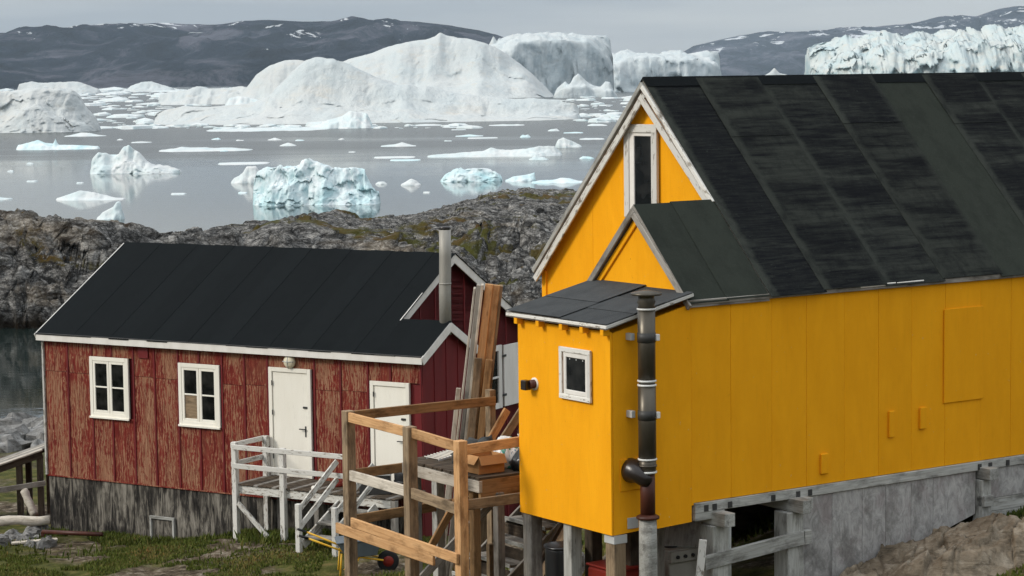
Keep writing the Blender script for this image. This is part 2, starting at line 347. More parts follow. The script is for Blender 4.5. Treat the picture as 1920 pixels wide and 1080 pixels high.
def mk_rock():
    k = NB('lichened_rock', 0.92, 0.08)
    c = k.coord((1, 1, 1), False)
    geo = k.n('NewGeometry'); up = k.sepz(geo.outputs['Normal'], 2)
    a = k.noise(k.n('Mapping', {'Vector': c, 'Rotation': (0.3, 0.5, 0.2), 'Scale': (1, 1, 2.4)}).outputs[0], 0.8, 10, 0.78, 0.9)
    base = k.ramp(a, [(0.36, (0.016, 0.016, 0.016)), (0.445, (0.085, 0.083, 0.079)), (0.505, (0.215, 0.209, 0.198)), (0.61, (0.46, 0.445, 0.415))])
    v = k.n('TexVoronoi', {'Vector': k.n('Mapping', {'Vector': k.mix(0.12, c, k.n('TexNoise', {'Vector': c, 'Scale': 1.5}).outputs['Color']), 'Scale': (1, 1, 1.8)}).outputs[0], 'Scale': 1.1, 'Detail': 3.0, 'Roughness': 0.8}, feature='DISTANCE_TO_EDGE').outputs[0]
    base = k.mix(k.ramp(v, [(0.0, 0.9), (0.05, 0)]), base, (0.010, 0.009, 0.008))
    sp = k.noise(c, 6.5, 5, 0.75); base = k.mix(k.ramp(sp, [(0.56, 0), (0.64, 0.85)]), base, (0.018, 0.018, 0.017))
    wt = k.noise(c, 3.6, 6, 0.75); base = k.mix(k.ramp(wt, [(0.60, 0), (0.66, 0.75)]), base, (0.50, 0.49, 0.465))
    oc = k.noise(k.n('Mapping', {'Vector': c, 'Location': (40, 3, 0), 'Scale': (0.10, 0.10, 0.35)}).outputs[0], 1.0, 4, 0.6)
    base = k.mix(k.math('MULTIPLY', k.ramp(oc, [(0.58, 0), (0.70, 1)]), 0.5), base, k.mix(k.ramp(a, [(0.42, 0), (0.6, 1)]), (0.10, 0.066, 0.036), (0.46, 0.38, 0.27)))
    mo = k.noise(k.n('Mapping', {'Vector': c, 'Scale': (0.17, 0.17, 0.5)}).outputs[0], 1.0, 7, 0.66, 0.5)
    ms = k.math('MULTIPLY', k.ramp(mo, [(0.55, 0), (0.60, 1)]), k.ramp(up, [(0.45, 0), (0.70, 1)]))
    mc = k.ramp(k.noise(c, 0.35, 4), [(0.42, (0.062, 0.062, 0.010)), (0.66, (0.085, 0.050, 0.012))])
    base = k.mix(k.math('MULTIPLY', ms, 0.92), base, mc)
    z = k.sepz(geo.outputs['Position'], 2)
    base = k.mix(k.ramp(k.math('ADD', z, k.math('MULTIPLY', a, 0.5)), [(0.5, 0.93), (1.0, 0)]), base, (0.016, 0.011, 0.006))
    k.color(base); k.bump(k.math('ADD', a, k.math('MULTIPLY', sp, 0.5)), 0.9, 0.25)
mk_rock()

def mk_stone(name, c1, c2, c3, sc_=1.0):
    k = NB(name, 0.9, 0.15); c = k.coord((1, 1, 1), True)
    a = k.noise(c, 2.2 * sc_, 9, 0.72, 0.5)
    b = k.ramp(a, [(0.32, c1), (0.52, c2), (0.72, c3)])
    s_ = k.noise(k.n('Mapping', {'Vector': c, 'Rotation': (0.2, 0.3, 0.6), 'Scale': (1, 7, 9)}).outputs[0], 1.3 * sc_, 6, 0.7, 0.5)
    b = k.mix(k.ramp(s_, [(0.30, 0.7), (0.46, 0)]), b, tuple(x * 0.4 for x in c1))
    k.color(b); k.bump(k.math('ADD', a, s_), 0.8, 0.06)
mk_stone('bedrock', (0.08, 0.06, 0.04), (0.24, 0.195, 0.14), (0.46, 0.41, 0.33), 1.0)
mk_stone('shore_stone', (0.085, 0.082, 0.076), (0.21, 0.205, 0.195), (0.40, 0.395, 0.38))

def mk_ground():
    k = NB('turf_and_dirt', 0.95, 0.1); c = k.coord((1, 1, 1), False)
    a = k.noise(c, 0.42, 6, 0.62, 0.4)
    g = k.ramp(k.noise(c, 2.4, 6, 0.68), [(0.33, (0.026, 0.030, 0.007)), (0.52, (0.070, 0.073, 0.018)), (0.70, (0.145, 0.112, 0.042))])
    d = k.ramp(k.noise(c, 5.0, 7, 0.72), [(0.38, (0.028, 0.021, 0.013)), (0.52, (0.10, 0.076, 0.05)), (0.66, (0.27, 0.235, 0.185))])
    x = k.mix(k.ramp(a, [(0.47, 0), (0.58, 1)]), g, d)
    z = k.sepz(k.n('NewGeometry').outputs['Position'], 2)
    x = k.mix(k.ramp(z, [(0.30, 1), (0.62, 0)]), x, (0.11, 0.10, 0.09))
    k.color(x); k.bump(k.noise(c, 7, 6, 0.7), 0.7, 0.08)
mk_ground()

def mk_grass():
    k = NB('grass_blades', 0.8, 0.15)
    at = k.n('Attribute', attribute_name='tone').outputs['Fac']
    k.color(k.ramp(at, [(0.0, (0.035, 0.055, 0.008)), (0.55, (0.085, 0.105, 0.017)), (0.8, (0.16, 0.14, 0.045)), (1.0, (0.22, 0.115, 0.035))]))
mk_grass()

def mk_hill(name, c1, c2, c3):
    k = NB(name, 0.95, 0.05); c = k.coord((1, 1, 1), False)
    a = k.noise(k.n('Mapping', {'Vector': c, 'Rotation': (0, 0.5, 0), 'Scale': (1, 0.6, 2.4)}).outputs[0], 0.0045, 10, 0.72, 0.9)
    x = k.ramp(a, [(0.38, c1), (0.50, c2), (0.60, c3), (0.72, tuple(v * 1.7 for v in c3))])
    z = k.sepz(k.n('NewGeometry').outputs['Position'], 2)
    s_ = k.noise(k.n('Mapping', {'Vector': c, 'Rotation': (0, -0.35, 0), 'Scale': (1, 0.4, 3.2)}).outputs[0], 0.0075, 8, 0.66, 0.8)
    hz = k.n('MapRange', {0: z, 1: 50.0, 2: 175.0, 3: -0.12, 4: 0.035}).outputs[0]
    x = k.mix(k.ramp(k.math('ADD', s_, hz), [(0.61, 0), (0.63, 1)]), x, (0.62, 0.64, 0.66))
    k.color(x); k.bump(a, 1.0, 45.0)
mk_hill('far_hill', (0.001, 0.003, 0.007), (0.010, 0.017, 0.030), (0.085, 0.085, 0.105))  # blue of the distant haze is partly put into these colours

# ------------------------------------------------------------------ object helpers
def tag(o, label=None, cat=None, group=None, kind=None):
    if label: o['label'] = label
    if cat: o['category'] = cat
    if group: o['group'] = group
    if kind: o['kind'] = kind
    return o
def link(name, me, mat, parent=None, smooth=False):
    o = bpy.data.objects.new(name, me); col.objects.link(o)
    if mat and not me.materials: me.materials.append(MATS[mat])
    if parent: o.parent = parent
    if smooth: me.polygons.foreach_set('use_smooth', [True] * len(me.polygons))
    return o
def empty(name, loc, rz=0.0):
    o = bpy.data.objects.new(name, None); col.objects.link(o); o.location = loc; o.rotation_euler = (0, 0, rz); o.empty_display_size = 0.2
    return o
_cache = {}
def boxmesh(sx, sy, sz, mat, bev=0.004, org=(0, 0, 0)):
    key = (round(sx, 3), round(sy, 3), round(sz, 3), mat, bev, org)
    if key in _cache: return _cache[key]
    bm = bmesh.new(); bmesh.ops.create_cube(bm, size=1.0)
    for v in bm.verts: v.co = Vector(((v.co.x - org[0]) * sx, (v.co.y - org[1]) * sy, (v.co.z - org[2]) * sz))
    if bev: bmesh.ops.bevel(bm, geom=list(bm.edges), offset=min(bev, 0.3 * min(sx, sy, sz)), segments=1, affect='EDGES')
    me = bpy.data.meshes.new('box'); bm.to_mesh(me); bm.free(); me.materials.append(MATS[mat]); _cache[key] = me
    return me
def box(name, lo, hi, mat, parent=None, bev=0.004):
    lo, hi = [min(a, b) for a, b in zip(lo, hi)], [max(a, b) for a, b in zip(lo, hi)]
    s = [b - a for a, b in zip(lo, hi)]
    o = link(name, boxmesh(*s, mat, bev), None, parent); o.location = [(a + b) / 2 for a, b in zip(lo, hi)]; return o
def beam(name, p, q, wid, hei, mat, parent=None, up=(0, 0, 1), bev=0.005):
    "timber from p to q: wid across, hei along up"
    p, q = Vector(p), Vector(q); x = (q - p); L = x.length; x.normalize(); up = Vector(up)
    if abs(x.dot(up)) > 0.97: up = Vector((0, 1, 0)) if abs(x.y) < 0.9 else Vector((1, 0, 0))
    y = up.cross(x).normalized(); z = x.cross(y)
    o = link(name, boxmesh(L, wid, hei, mat, bev), None, parent); c = (p + q) / 2
    o.matrix_basis = Matrix(((x.x, y.x, z.x, c.x), (x.y, y.y, z.y, c.y), (x.z, y.z, z.z, c.z), (0, 0, 0, 1))); return o
def strip(name, org, xd, yd, wd, L, t, mat, parent):
    "sheet on a slope: local X across, Y up the slope, Z out"
    x = Vector(xd).normalized(); y = Vector(yd).normalized(); z = x.cross(y)
    o = link(name, boxmesh(wd, L, t, mat, 0.0015, (-0.5, -0.5, -0.5)), None, parent); c = Vector(org)
    o.matrix_basis = Matrix(((x.x, y.x, z.x, c.x), (x.y, y.y, z.y, c.y), (x.z, y.z, z.z, c.z), (0, 0, 0, 1))); return o
def prism(name, pts, ext, mat, parent=None, bev=0.0):
    bm = bmesh.new(); e_ = Vector(ext)
    a = [bm.verts.new(Vector(p)) for p in pts]; b = [bm.verts.new(Vector(p) + e_) for p in pts]
    bm.faces.new(a); bm.faces.new(b[::-1])
    for i in range(len(a)): j = (i + 1) % len(a); bm.faces.new((a[i], b[i], b[j], a[j]))
    bmesh.ops.recalc_face_normals(bm, faces=bm.faces)
    if bev: bmesh.ops.bevel(bm, geom=list(bm.edges), offset=bev, segments=1, affect='EDGES')
    me = bpy.data.meshes.new(name); bm.to_mesh(me); bm.free(); return link(name, me, mat, parent)
def lathe(name, prof, mat, parent=None, loc=(0, 0, 0), n=20, rot=None, smooth=True):
    vs, fs = [], []
    for r_, z_ in prof:
        for i in range(n): t = 2 * math.pi * i / n; vs.append((r_ * math.cos(t), r_ * math.sin(t), z_))
    for k in range(len(prof) - 1):
        for i in range(n): j = (i + 1) % n; fs.append((k * n + i, k * n + j, (k + 1) * n + j, (k + 1) * n + i))
    fs.append(tuple(range(n))[::-1]); fs.append(tuple((len(prof) - 1) * n + i for i in range(n)))
    me = bpy.data.meshes.new(name); me.from_pydata(vs, [], fs); o = link(name, me, mat, parent, smooth); o.location = loc
    if rot: o.rotation_euler = rot
    return o
def tube(name, pts, rad, mat, parent=None, n=10, smooth=True):
    "round bar through points; rad a number or one per point"
    P = [Vector(p) for p in pts]; rs = rad if isinstance(rad, (list, tuple)) else [rad] * len(P)
    vs, fs = [], []; prev = None
    for i, p in enumerate(P):
        d = (P[min(i + 1, len(P) - 1)] - P[max(i - 1, 0)]).normalized()
        ref = prev if prev is not None else (Vector((0, 0, 1)) if abs(d.z) < 0.9 else Vector((1, 0, 0)))
        s_ = d.cross(ref).normalized(); u_ = s_.cross(d).normalized(); prev = u_
        for k in range(n): t = 2 * math.pi * k / n; vs.append(p + (s_ * math.cos(t) + u_ * math.sin(t)) * rs[i])
    for i in range(len(P) - 1):
        for k in range(n): j = (k + 1) % n; fs.append((i * n + k, i * n + j, (i + 1) * n + j, (i + 1) * n + k))
    fs.append(tuple(range(n))[::-1]); fs.append(tuple((len(P) - 1) * n + k for k in range(n)))
    me = bpy.data.meshes.new(name); me.from_pydata([tuple(v) for v in vs], [], fs); return link(name, me, mat, parent, smooth)
def gridmesh(name, X, Y, Z, mat, smooth=True, parent=None):
    n, m = X.shape
    co = np.stack([X, Y, Z], -1).reshape(-1, 3); idx = np.arange(n * m).reshape(n, m)
    q = np.stack([idx[:-1, :-1], idx[1:, :-1], idx[1:, 1:], idx[:-1, 1:]], -1).reshape(-1, 4)
    return quads(name, co, q, mat, smooth, parent)
def quads(name, co, q, mat, smooth=True, parent=None):
    me = bpy.data.meshes.new(name); nv, nf, k = len(co), len(q), q.shape[1]
    me.vertices.add(nv); me.vertices.foreach_set('co', np.asarray(co, np.float32).ravel())
    me.loops.add(nf * k); me.loops.foreach_set('vertex_index', q.astype(np.int32).ravel())
    me.polygons.add(nf); me.polygons.foreach_set('loop_start', (np.arange(nf) * k).astype(np.int32))
    me.update(calc_edges=True); me.validate(); o = link(name, me, mat, parent)
    me.polygons.foreach_set('use_smooth', np.full(len(me.polygons), smooth)); return o
def blob(name, rx, ry, rz, mat, loc, seed=0, rough=0.25, freq=1.5, n=16, parent=None, flat=True, smooth=True, crack=0.0):
    "lumpy closed body, flattened underneath"
    th = np.linspace(0, 2 * np.pi, 2 * n + 1)[:-1]; ph = np.linspace(0.001, np.pi - 0.001, n)
    T, Pp = np.meshgrid(th, ph, indexing='ij')
    x, y, z = np.sin(Pp) * np.cos(T), np.sin(Pp) * np.sin(T), np.cos(Pp)
    d = 1 + rough * fbm(x * freq + seed * 3.1, y * freq + seed, z * freq - seed, 4)
    if crack:
        f1, f2, cv = voro(x * freq * 1.3 + seed, y * freq * 1.3, z * freq * 1.3 + seed * 2); d = d + crack * (cv - 0.5)
    X, Y, Z = x * d * rx, y * d * ry, z * d * rz
    if flat: Z = np.maximum(Z, -0.35 * rz)
    co = np.stack([X, Y, Z], -1).reshape(-1, 3); idx = np.arange(2 * n * n).reshape(2 * n, n); idx2 = np.roll(idx, -1, 0)
    q = np.stack([idx[:, :-1], idx[:, 1:], idx2[:, 1:], idx2[:, :-1]], -1).reshape(-1, 4)
    o = quads(name, co, q, mat, smooth, parent); o.location = loc; return o

# ------------------------------------------------------------------ where the two houses stand
YA = R(55.6); YX, YY_ = np.array([math.sin(YA), math.cos(YA)]), np.array([-math.cos(YA), math.sin(YA)])
YO = np.array([1.032, 24.0]); YZ = 4.7; ZY = 6.105 - YZ          # ZY: height of the yellow floor line over its base
RA = R(59); RX, RY_ = np.array([math.sin(RA), -math.cos(RA)]), np.array([math.cos(RA), math.sin(RA)])
RO = np.array([-1.783, 44.0]); RZ = 1.2
def ty(a, b): return YO + YX * a + YY_ * b
def tr(x, b): return RO + RX * x + RY_ * b

# ------------------------------------------------------------------ sea, ground, headland, hills
sx_ = np.concatenate([-np.geomspace(30000, 60, 24), np.linspace(-50, 50, 6), np.geomspace(60, 30000, 24)])
sy_ = np.concatenate([np.linspace(-200, 400, 8), np.geomspace(500, 30000, 24)])
X, Y = np.meshgrid(sx_, sy_, indexing='ij')
tag(gridmesh('sea', X, Y, X * 0, 'sea_water', False), kind='structure')

cps = [(0, 0, 9.3), (-8, 0, 9.0), (8, 0, 9.3), (-8, 12, 6.8), (0, 12, 7.3), (8, 12, 7.8), (-20, 5, 7.5), (20, 5, 9.3), (-14, 25, 4.3), (-6, 25, 4.6),
       (0, 20, 5.5), (5.4, 20, 6.1), (9, 20, 6.4), (5.5, 24.4, 5.45), (7.5, 25.5, 5.7), (9, 27, 5.95), (14, 26, 6.4), (14, 34, 5.6),
       (-10.4, 42, 1.70), (-7, 41.5, 1.85), (-4.5, 41.2, 1.95), (-3.2, 42.7, 1.88), (-1.5, 41, 2.1), (-14, 40, 1.9), (-20, 40, 2.2), (-9.5, 46.0, 1.45),
       (-12.5, 50, 1.15), (-11.5, 57, 0.75), (-11.5, 66, 0.35), (-11.5, 72, 0.06), (-11.5, 76, -0.5), (-16, 60, 0.8), (-16, 71, 0.0), (-25, 68, 0.0), (-25, 50, 1.2),
       (-30, 80, -2), (-10, 84, -2), (8, 84, -2), (25, 84, -2), (3, 62, 0.6), (12, 62, 0.9), (4, 50, 1.6), (10, 45, 2.8), (24, 60, 1.0), (24, 40, 4.0), (-36, 40, 1.5), (-36, 15, 4), (36, 15, 8), (36, 45, 3)]
def cy(a, b, z): p = ty(a, b); cps.append((p[0], p[1], z))
def crr(x, b, z): p = tr(x, b); cps.append((p[0], p[1], z))
for t in ((0, 0, 4.55), (0, 2, 4.2), (-1, 1, 4.6), (1.5, 0, 4.75), (2.5, 0, 4.85), (3.5, 0, 5.1), (4.3, 0, 5.3), (5.2, 0, 5.5), (6.3, 0, 5.62), (9, 0, 5.9), (4, 2.5, 4.9), (2, 3, 4.3), (1, 5, 3.6), (5, 6, 4.3), (-1, 4.5, 3.3), (8, 5, 5.0)): cy(*t)
for t in ((-9.8, -0.1, 1.25), (-6.6, -0.1, 1.28), (-5, -0.4, 1.5), (-3.7, -1.1, 1.90), (-1.6, -1.1, 2.03), (0, -1, 2.1), (-9.8, 3, 1.0), (-9.8, 6, 0.8), (-4, 3, 1.2), (0, 3, 1.6), (2, 2, 2.0)): crr(*t)
C_ = np.array(cps, float)
def tps(r2): return np.where(r2 > 0, 0.5 * r2 * np.log(np.maximum(r2, 1e-12)), 0)
_n = len(C_); _K = tps(((C_[:, None, :2] - C_[None, :, :2]) ** 2).sum(-1)) + np.eye(_n) * 2.0
_P = np.c_[np.ones(_n), C_[:, :2]]; _M = np.block([[_K, _P], [_P.T, np.zeros((3, 3))]])
_w = np.linalg.solve(_M, np.r_[C_[:, 2], 0, 0, 0])
def gz(x, y):
    x = np.asarray(x, float); y = np.asarray(y, float); s = _w[_n] + _w[_n + 1] * x + _w[_n + 2] * y
    for i in range(_n): s = s + _w[i] * tps((x - C_[i, 0]) ** 2 + (y - C_[i, 1]) ** 2)
    s = s + 0.10 * fbm(x * 0.45, y * 0.45, 1.3, 5) + 0.03 * fbm(x * 2.2, y * 2.2, 4.0, 3)
    return s
gx_ = np.concatenate([np.linspace(-60, -14, 40)[:-1], np.linspace(-14, 10, 190), np.linspace(10, 60, 40)[1:]])
gy_ = np.concatenate([np.linspace(-12, 22, 45)[:-1], np.linspace(22, 54, 200), np.linspace(54, 86, 80)[1:]])
X, Y = np.meshgrid(gx_, gy_, indexing='ij')
Z = gz(X, Y)
Z = np.where(np.abs(X) > 40, Z - (np.abs(X) - 40) * 0.35, Z); Z = np.where(Y > 78, np.minimum(Z, -0.6), Z)
tag(gridmesh('ground', X, Y, np.maximum(Z, -3), 'turf_and_dirt'), kind='structure')
def G(x, y): return float(gz(x, y))

# rocky headland beyond the inlet
hp = np.array([(-600, 395), (-200, 385), (0, 392), (60, 391), (110, 397), (150, 404), (195, 400), (225, 408), (260, 416), (290, 426), (318, 436), (350, 428), (410, 434), (440, 430), (475, 418), (520, 410), (560, 415),
               (600, 425), (640, 427), (700, 421), (760, 408), (800, 396), (850, 382), (900, 371), (960, 365), (1020, 364), (1070, 367), (1200, 372), (1400, 390), (1700, 420), (2100, 450)], float)
hx = np.concatenate([np.linspace(-62, -29, 120)[:-1], np.linspace(-29, 6, 330), np.linspace(6, 40, 120)[1:]]); ht = np.linspace(0, 1, 230)
U, T = np.meshgrid(hx, ht, indexing='ij')
px = 960 + U / 118.0 * F
yc = np.interp(px, hp[:, 0], hp[:, 1])
Yc = 109 + 13 * sstep(230, 430, px) + 12 * sstep(600, 1000, px)          # distance of the skyline
Y0 = 102 + 1.2 * fbm(U * 0.12, 0, 2.0, 4)
hor = 145.5 - 0.013 * (px - 960)
crest = H - (yc - hor) / F * Yc * 1.008
Y = Y0 + (Yc - Y0) * np.where(T < 0.72, T / 0.72, 1 + (T - 0.72) / 0.28 * (1.6 + 2 * (px < 300)))
t = np.clip((Y - Y0) / (Yc - Y0), 0, 5)
ledge = 0.10 * fbm(U * 0.16, Y * 0.16, 9, 4)
pr = np.interp(np.clip(t + ledge * (1 - t.clip(0, 1)) * 2, 0, 5), [0, 0.06, 0.25, 0.45, 0.7, 0.9, 1.0, 1.2, 3.0, 5], [-0.06, 0.12, 0.46, 0.66, 0.84, 0.96, 1.0, 0.97, 0.5, 0.1])
Z = crest * pr
amp = np.where(t < 1.0, 1.0 - 0.68 * sstep(0.55, 1.0, t), 0.32) * np.clip(crest / 4, 0.4, 1.2)
c1, t1 = facets(U * 0.33 + 0.25 * Z, Y * 0.30 + 0.1 * Z, Z * 0.45 + 0.05 * U)
c2, t2 = facets(U * 0.95 + 0.3 * Z, Y * 0.8, Z * 1.1 + 0.2 * U)
c3, t3 = facets(U * 2.4, Y * 2.0, Z * 2.4)
Z = Z + amp * (1.15 * t1 + 0.55 * t2 + 0.20 * t3 + 0.22 * ridged(U * 0.35, Y * 0.3, Z * 0.5, 5) - 0.15) - amp * (0.5 * (1 - sstep(0.0, 0.10, c1)) + 0.22 * (1 - sstep(0.0, 0.12, c2)))
Yd = Y + amp * (0.9 * t1 + 0.5 * t2); Xd = U + amp * 0.3 * t2
Z = Z - 0.5 * sstep(560, 850, px) * sstep(0.3, 0.9, t) - 0.12
Z[:, 0] = -1.5
tag(gridmesh('rocky_headland', Xd, Yd, Z, 'lichened_rock'), kind='structure')

def hills(name, sil, Yc, mat, x0, x1, depth=1600, seed=0, tail=0.35):
    s = np.array(sil, float); u = np.linspace(x0, x1, 420); v = np.linspace(0, 1, 110)
    U, V = np.meshgrid(u, v, indexing='ij')
    y = np.interp(U, s[:, 0], s[:, 1]); hor = 145.5 - 0.013 * (U - 960)
    zc = np.maximum((hor - y) / F * Yc + H, -20); Xw = (U - 960 - (540 - y) * 0.0130) / F * Yc
    Yw = Yc + (V - 0.6) * depth
    p = np.interp(V, [0, 0.08, 0.6, 1], [-0.03, 0.14, 1, tail])
    nzz = ridged(Xw / 520 + seed, Yw / 700, seed, 6) * 0.17 + fbm(Xw / 110, Yw / 150, seed, 4) * 0.07
    Z = zc * (p + nzz * (1 - sstep(0.42, 0.6, V) * 0.85) * (V > 0.02)); Z[:, 0] = -10
    return tag(gridmesh(name, Xw, Yw, Z, mat), kind='structure')
hills('hills', [(-900, 120), (-400, 100), (-60, 84), (0, 78), (40, 68), (90, 58), (140, 56), (200, 52), (260, 51), (300, 49), (330, 47), (380, 51), (430, 49), (470, 43), (520, 41), (600, 42), (680, 43), (740, 44), (800, 46),
      (860, 52), (910, 60), (960, 72), (1010, 86), (1060, 105), (1120, 128), (1180, 150)], 6400, 'far_hill', -900, 1180, 2400, 1.7)
hills('distant_hills', [(1230, 150), (1283, 103), (1310, 88), (1360, 77), (1400, 68), (1450, 61), (1500, 64), (1560, 59), (1610, 56), (1660, 52), (1700, 49), (1740, 41), (1780, 32), (1810, 30), (1840, 33), (1870, 24), (1920, 14), (2050, 5), (2400, 20), (2900, 60)],
      11500, 'far_hill', 1230, 2900, 3600, 4.2)

hz = bmesh.new(); bmesh.ops.create_cube(hz, size=1.0)
for v in hz.verts: v.co = Vector((v.co.x * 32000, v.co.y * 19000 + 8900, v.co.z * 608 + 298))
me = bpy.data.meshes.new('haze'); hz.to_mesh(me); hz.free()
hm = bpy.data.materials.new('haze_air'); hm.use_nodes = True; hm.node_tree.nodes.clear(); MATS['haze_air'] = hm
ho = hm.node_tree.nodes.new('ShaderNodeOutputMaterial'); hv = hm.node_tree.nodes.new('ShaderNodeVolumePrincipled')
hv.inputs['Color'].default_value = (0.71, 0.86, 1.0, 1); hv.inputs['Density'].default_value = 0.000034; hv.inputs['Anisotropy'].default_value = 0.0
hm.node_tree.links.new(hv.outputs[0], ho.inputs['Volume'])
tag(link('haze', me, 'haze_air'), kind='stuff')

# ------------------------------------------------------------------ ice
def berg(name, label, sil, yw, mat, depth=None, seed=0, rough=0.08, cliff=0.35, flat=0.0, groove=0.0, cat='iceberg', group=None, res=2.2, facet=0.0, shear=0.0):
    "iceberg afloat at the waterline yw: outline (px, py) becomes its own height, breadth and depth"
    s = np.array(sil, float); pm = s[:, 0].mean()
    D = atZ(pm, yw, 0.0)[1]; Wd = (s[-1, 0] - s[0, 0]) / F * D
    depth = depth or Wd * 0.6; Dc = D + depth * 0.42
    P = np.array([atY(a, b, Dc) for a, b in s])
    n = int(np.clip((s[-1, 0] - s[0, 0]) / res, 14, 420)); m = int(np.clip(n * 0.55, 14, 110))
    u = np.linspace(0, 1, n); V = np.linspace(0, 1, m) ** 1.35
    xs = np.interp(u, np.linspace(0, 1, 400), np.linspace(P[0, 0], P[-1, 0], 400)); zs = np.interp(xs, P[:, 0], P[:, 2])
    U, V = np.meshgrid(u, V, indexing='ij'); S = np.maximum(zs, 0.12)[:, None] * np.ones_like(V)
    ker = np.exp(-0.5 * (np.arange(-n, n + 1) / (0.11 * n)) ** 2); zb = np.convolve(np.pad(np.maximum(zs, 0.12), n, mode='edge'), ker / ker.sum(), 'valid')[:n]
    wv = sstep(0.0, 0.17, np.abs(V - 0.42)); Sb = np.interp(U + 0.10 * wv * fbm(U * 4 + seed, V * 3, seed, 3), u, zb); S = S * (1 - wv * 0.85) + np.minimum(Sb, S * 1.25 + 0.1) * wv * 0.85
    shp = np.sqrt(np.clip(1 - np.abs(2 * U - 1) ** 5, 0.03, 1))
    Xw = xs[:, None] * np.ones_like(V); k = 3.0 / max(Wd, 1e-3)
    bend = fbm(Xw * k * 1.3 + seed, seed * 1.7, V * 0.3, 4) * depth * (0.05 if flat > 0.5 else 0.045 if Wd > 60 else 0.14)
    Yw = Dc + (V - 0.42) * depth * shp + bend * (1 - V) + shear * (Xw - xs.mean())
    c0 = np.clip(cliff + (0.05 if flat > 0.5 else 0.25) * fbm(Xw * k + seed * 2, 3.3, seed, 3), 0.05, 0.97)
    front = 0.10 if cliff > 0.5 else 0.18
    rise = np.where(V < front, c0 * sstep(0, front, V) ** 0.7, c0 + (1 - c0) * sstep(front, 0.42 - 0.2 * flat, V))
    p = rise * np.where(V > 0.45 + 0.3 * flat, 1 - sstep(0.45 + 0.3 * flat, 1.0, V), 1)
    hmax = zs.max(); kk = 2.2 / max(hmax, 0.2)
    nn = fbm(Xw * kk + seed, Yw * kk * 0.7, seed + S * p * kk * 0.6, 5)
    Z = S * p + rough * (0.35 * hmax + 0.65 * S) * nn * np.clip(p * 2.2, 0, 1) * np.where(V < 0.42, 1 - 0.6 * sstep(0.25, 0.42, V), 0.4)
    if facet:
        ck, tl = facets(Xw * kk * 1.1 + seed, Yw * kk * 1.1, Z * kk * 1.1); ck2, tl2 = facets(Xw * kk * 2.9 + seed, Yw * kk * 2.9, Z * kk * 2.9); tl = tl * 1.3 + tl2 * 0.5
        Z = Z + facet * S * tl * np.clip(p * 2, 0, 1) * (1 - 0.7 * sstep(0.28, 0.45, V)); Yw = Yw + facet * hmax * tl * 1.6
    if groove:
        gr = ridged(Xw * kk * 1.4 + seed, 0.4 * Z * kk, seed, 4); Yw = Yw - groove * hmax * gr * (1 - sstep(0.1, 0.6, V)); Z = Z + groove * 0.25 * S * gr * np.clip(p * 2, 0, 1)
    Z = np.where((V < 1e-6) | (V > 1 - 1e-6) | (U < 1e-6) | (U > 1 - 1e-6), -0.15 * max(hmax, 0.5), Z)
    cx, cyy = Xw.mean(), Yw.mean()
    o = gridmesh(name, Xw - cx, Yw - cyy, Z, mat, True); o.location = (cx, cyy, 0)
    return tag(o, label, cat, group)

berg('iceberg', 'broad smooth white iceberg with a rounded peak, lying in front of the blue cliff berg',
     [(288, 236), (292, 212), (310, 206), (345, 199), (380, 203), (430, 200), (470, 196), (500, 186), (520, 162), (545, 136), (575, 113), (592, 108), (625, 110), (650, 120), (700, 142), (740, 158), (765, 158), (785, 164), (800, 160), (840, 174), (900, 181), (960, 186), (1000, 182), (1045, 188), (1078, 192), (1086, 205), (1088, 225)],
     231, 'ice_white', 75, 2.1, 0.09, 0.26, 0.0, facet=0.022)
berg('iceberg', 'rounded white dome of ice behind the broad white iceberg',
     [(440, 190), (460, 168), (480, 140), (505, 122), (535, 113), (560, 112), (600, 120), (650, 150), (690, 190)], 196, 'ice_white', 90, 5.5, 0.05, 0.25, facet=0.015)
berg('iceberg', 'long sloping snow-white berg rising to a small pointed knob',
     [(560, 190), (600, 150), (640, 116), (680, 104), (720, 90), (760, 80), (800, 73), (815, 68), (825, 60), (835, 67), (860, 71), (885, 73), (910, 80), (950, 100), (1000, 140), (1040, 180)], 186, 'ice_white', 170, 8.2, 0.06, 0.24, facet=0.02)
berg('iceberg', 'white shoulder of ice left of the sheer blue-grey cliff berg',
     [(765, 176), (778, 142), (800, 124), (825, 112), (860, 108), (885, 108), (905, 92), (918, 80), (925, 66), (932, 76), (945, 90), (960, 176)], 179, 'ice_white', 60, 7.9, 0.07, 0.6, 0.2, 0.0, facet=0.06)
berg('iceberg', 'tall tabular iceberg with a sheer blue-grey cliff face',
     [(866, 176), (880, 140), (900, 116), (920, 96), (935, 74), (955, 68), (1000, 65), (1050, 64), (1100, 65), (1140, 66), (1148, 72), (1153, 110), (1156, 176)], 178, 'ice_cliff', 110, 3.7, 0.03, 0.90, 0.8, 0.0, facet=0.055, shear=0.75)
berg('iceberg', 'small dark grey-blue crags at the foot of the cliff berg',
     [(1036, 186), (1045, 165), (1060, 152), (1068, 160), (1075, 145), (1085, 139), (1095, 148), (1110, 160), (1125, 164), (1135, 152), (1144, 154), (1150, 170), (1160, 182)], 183, 'ice_cliff', 25, 1.9, 0.1, 0.6)
berg('iceberg', 'low pale tabular iceberg ending in a square block, left of the distant hills',
     [(1060, 172), (1085, 120), (1130, 106), (1150, 104), (1175, 92), (1190, 100), (1240, 104), (1255, 96), (1290, 102), (1310, 98), (1335, 94), (1350, 95), (1355, 105), (1357, 172)], 172, 'ice_cliff', 150, 6.3, 0.04, 0.87, 0.7, 0.0, facet=0.06, shear=0.4)
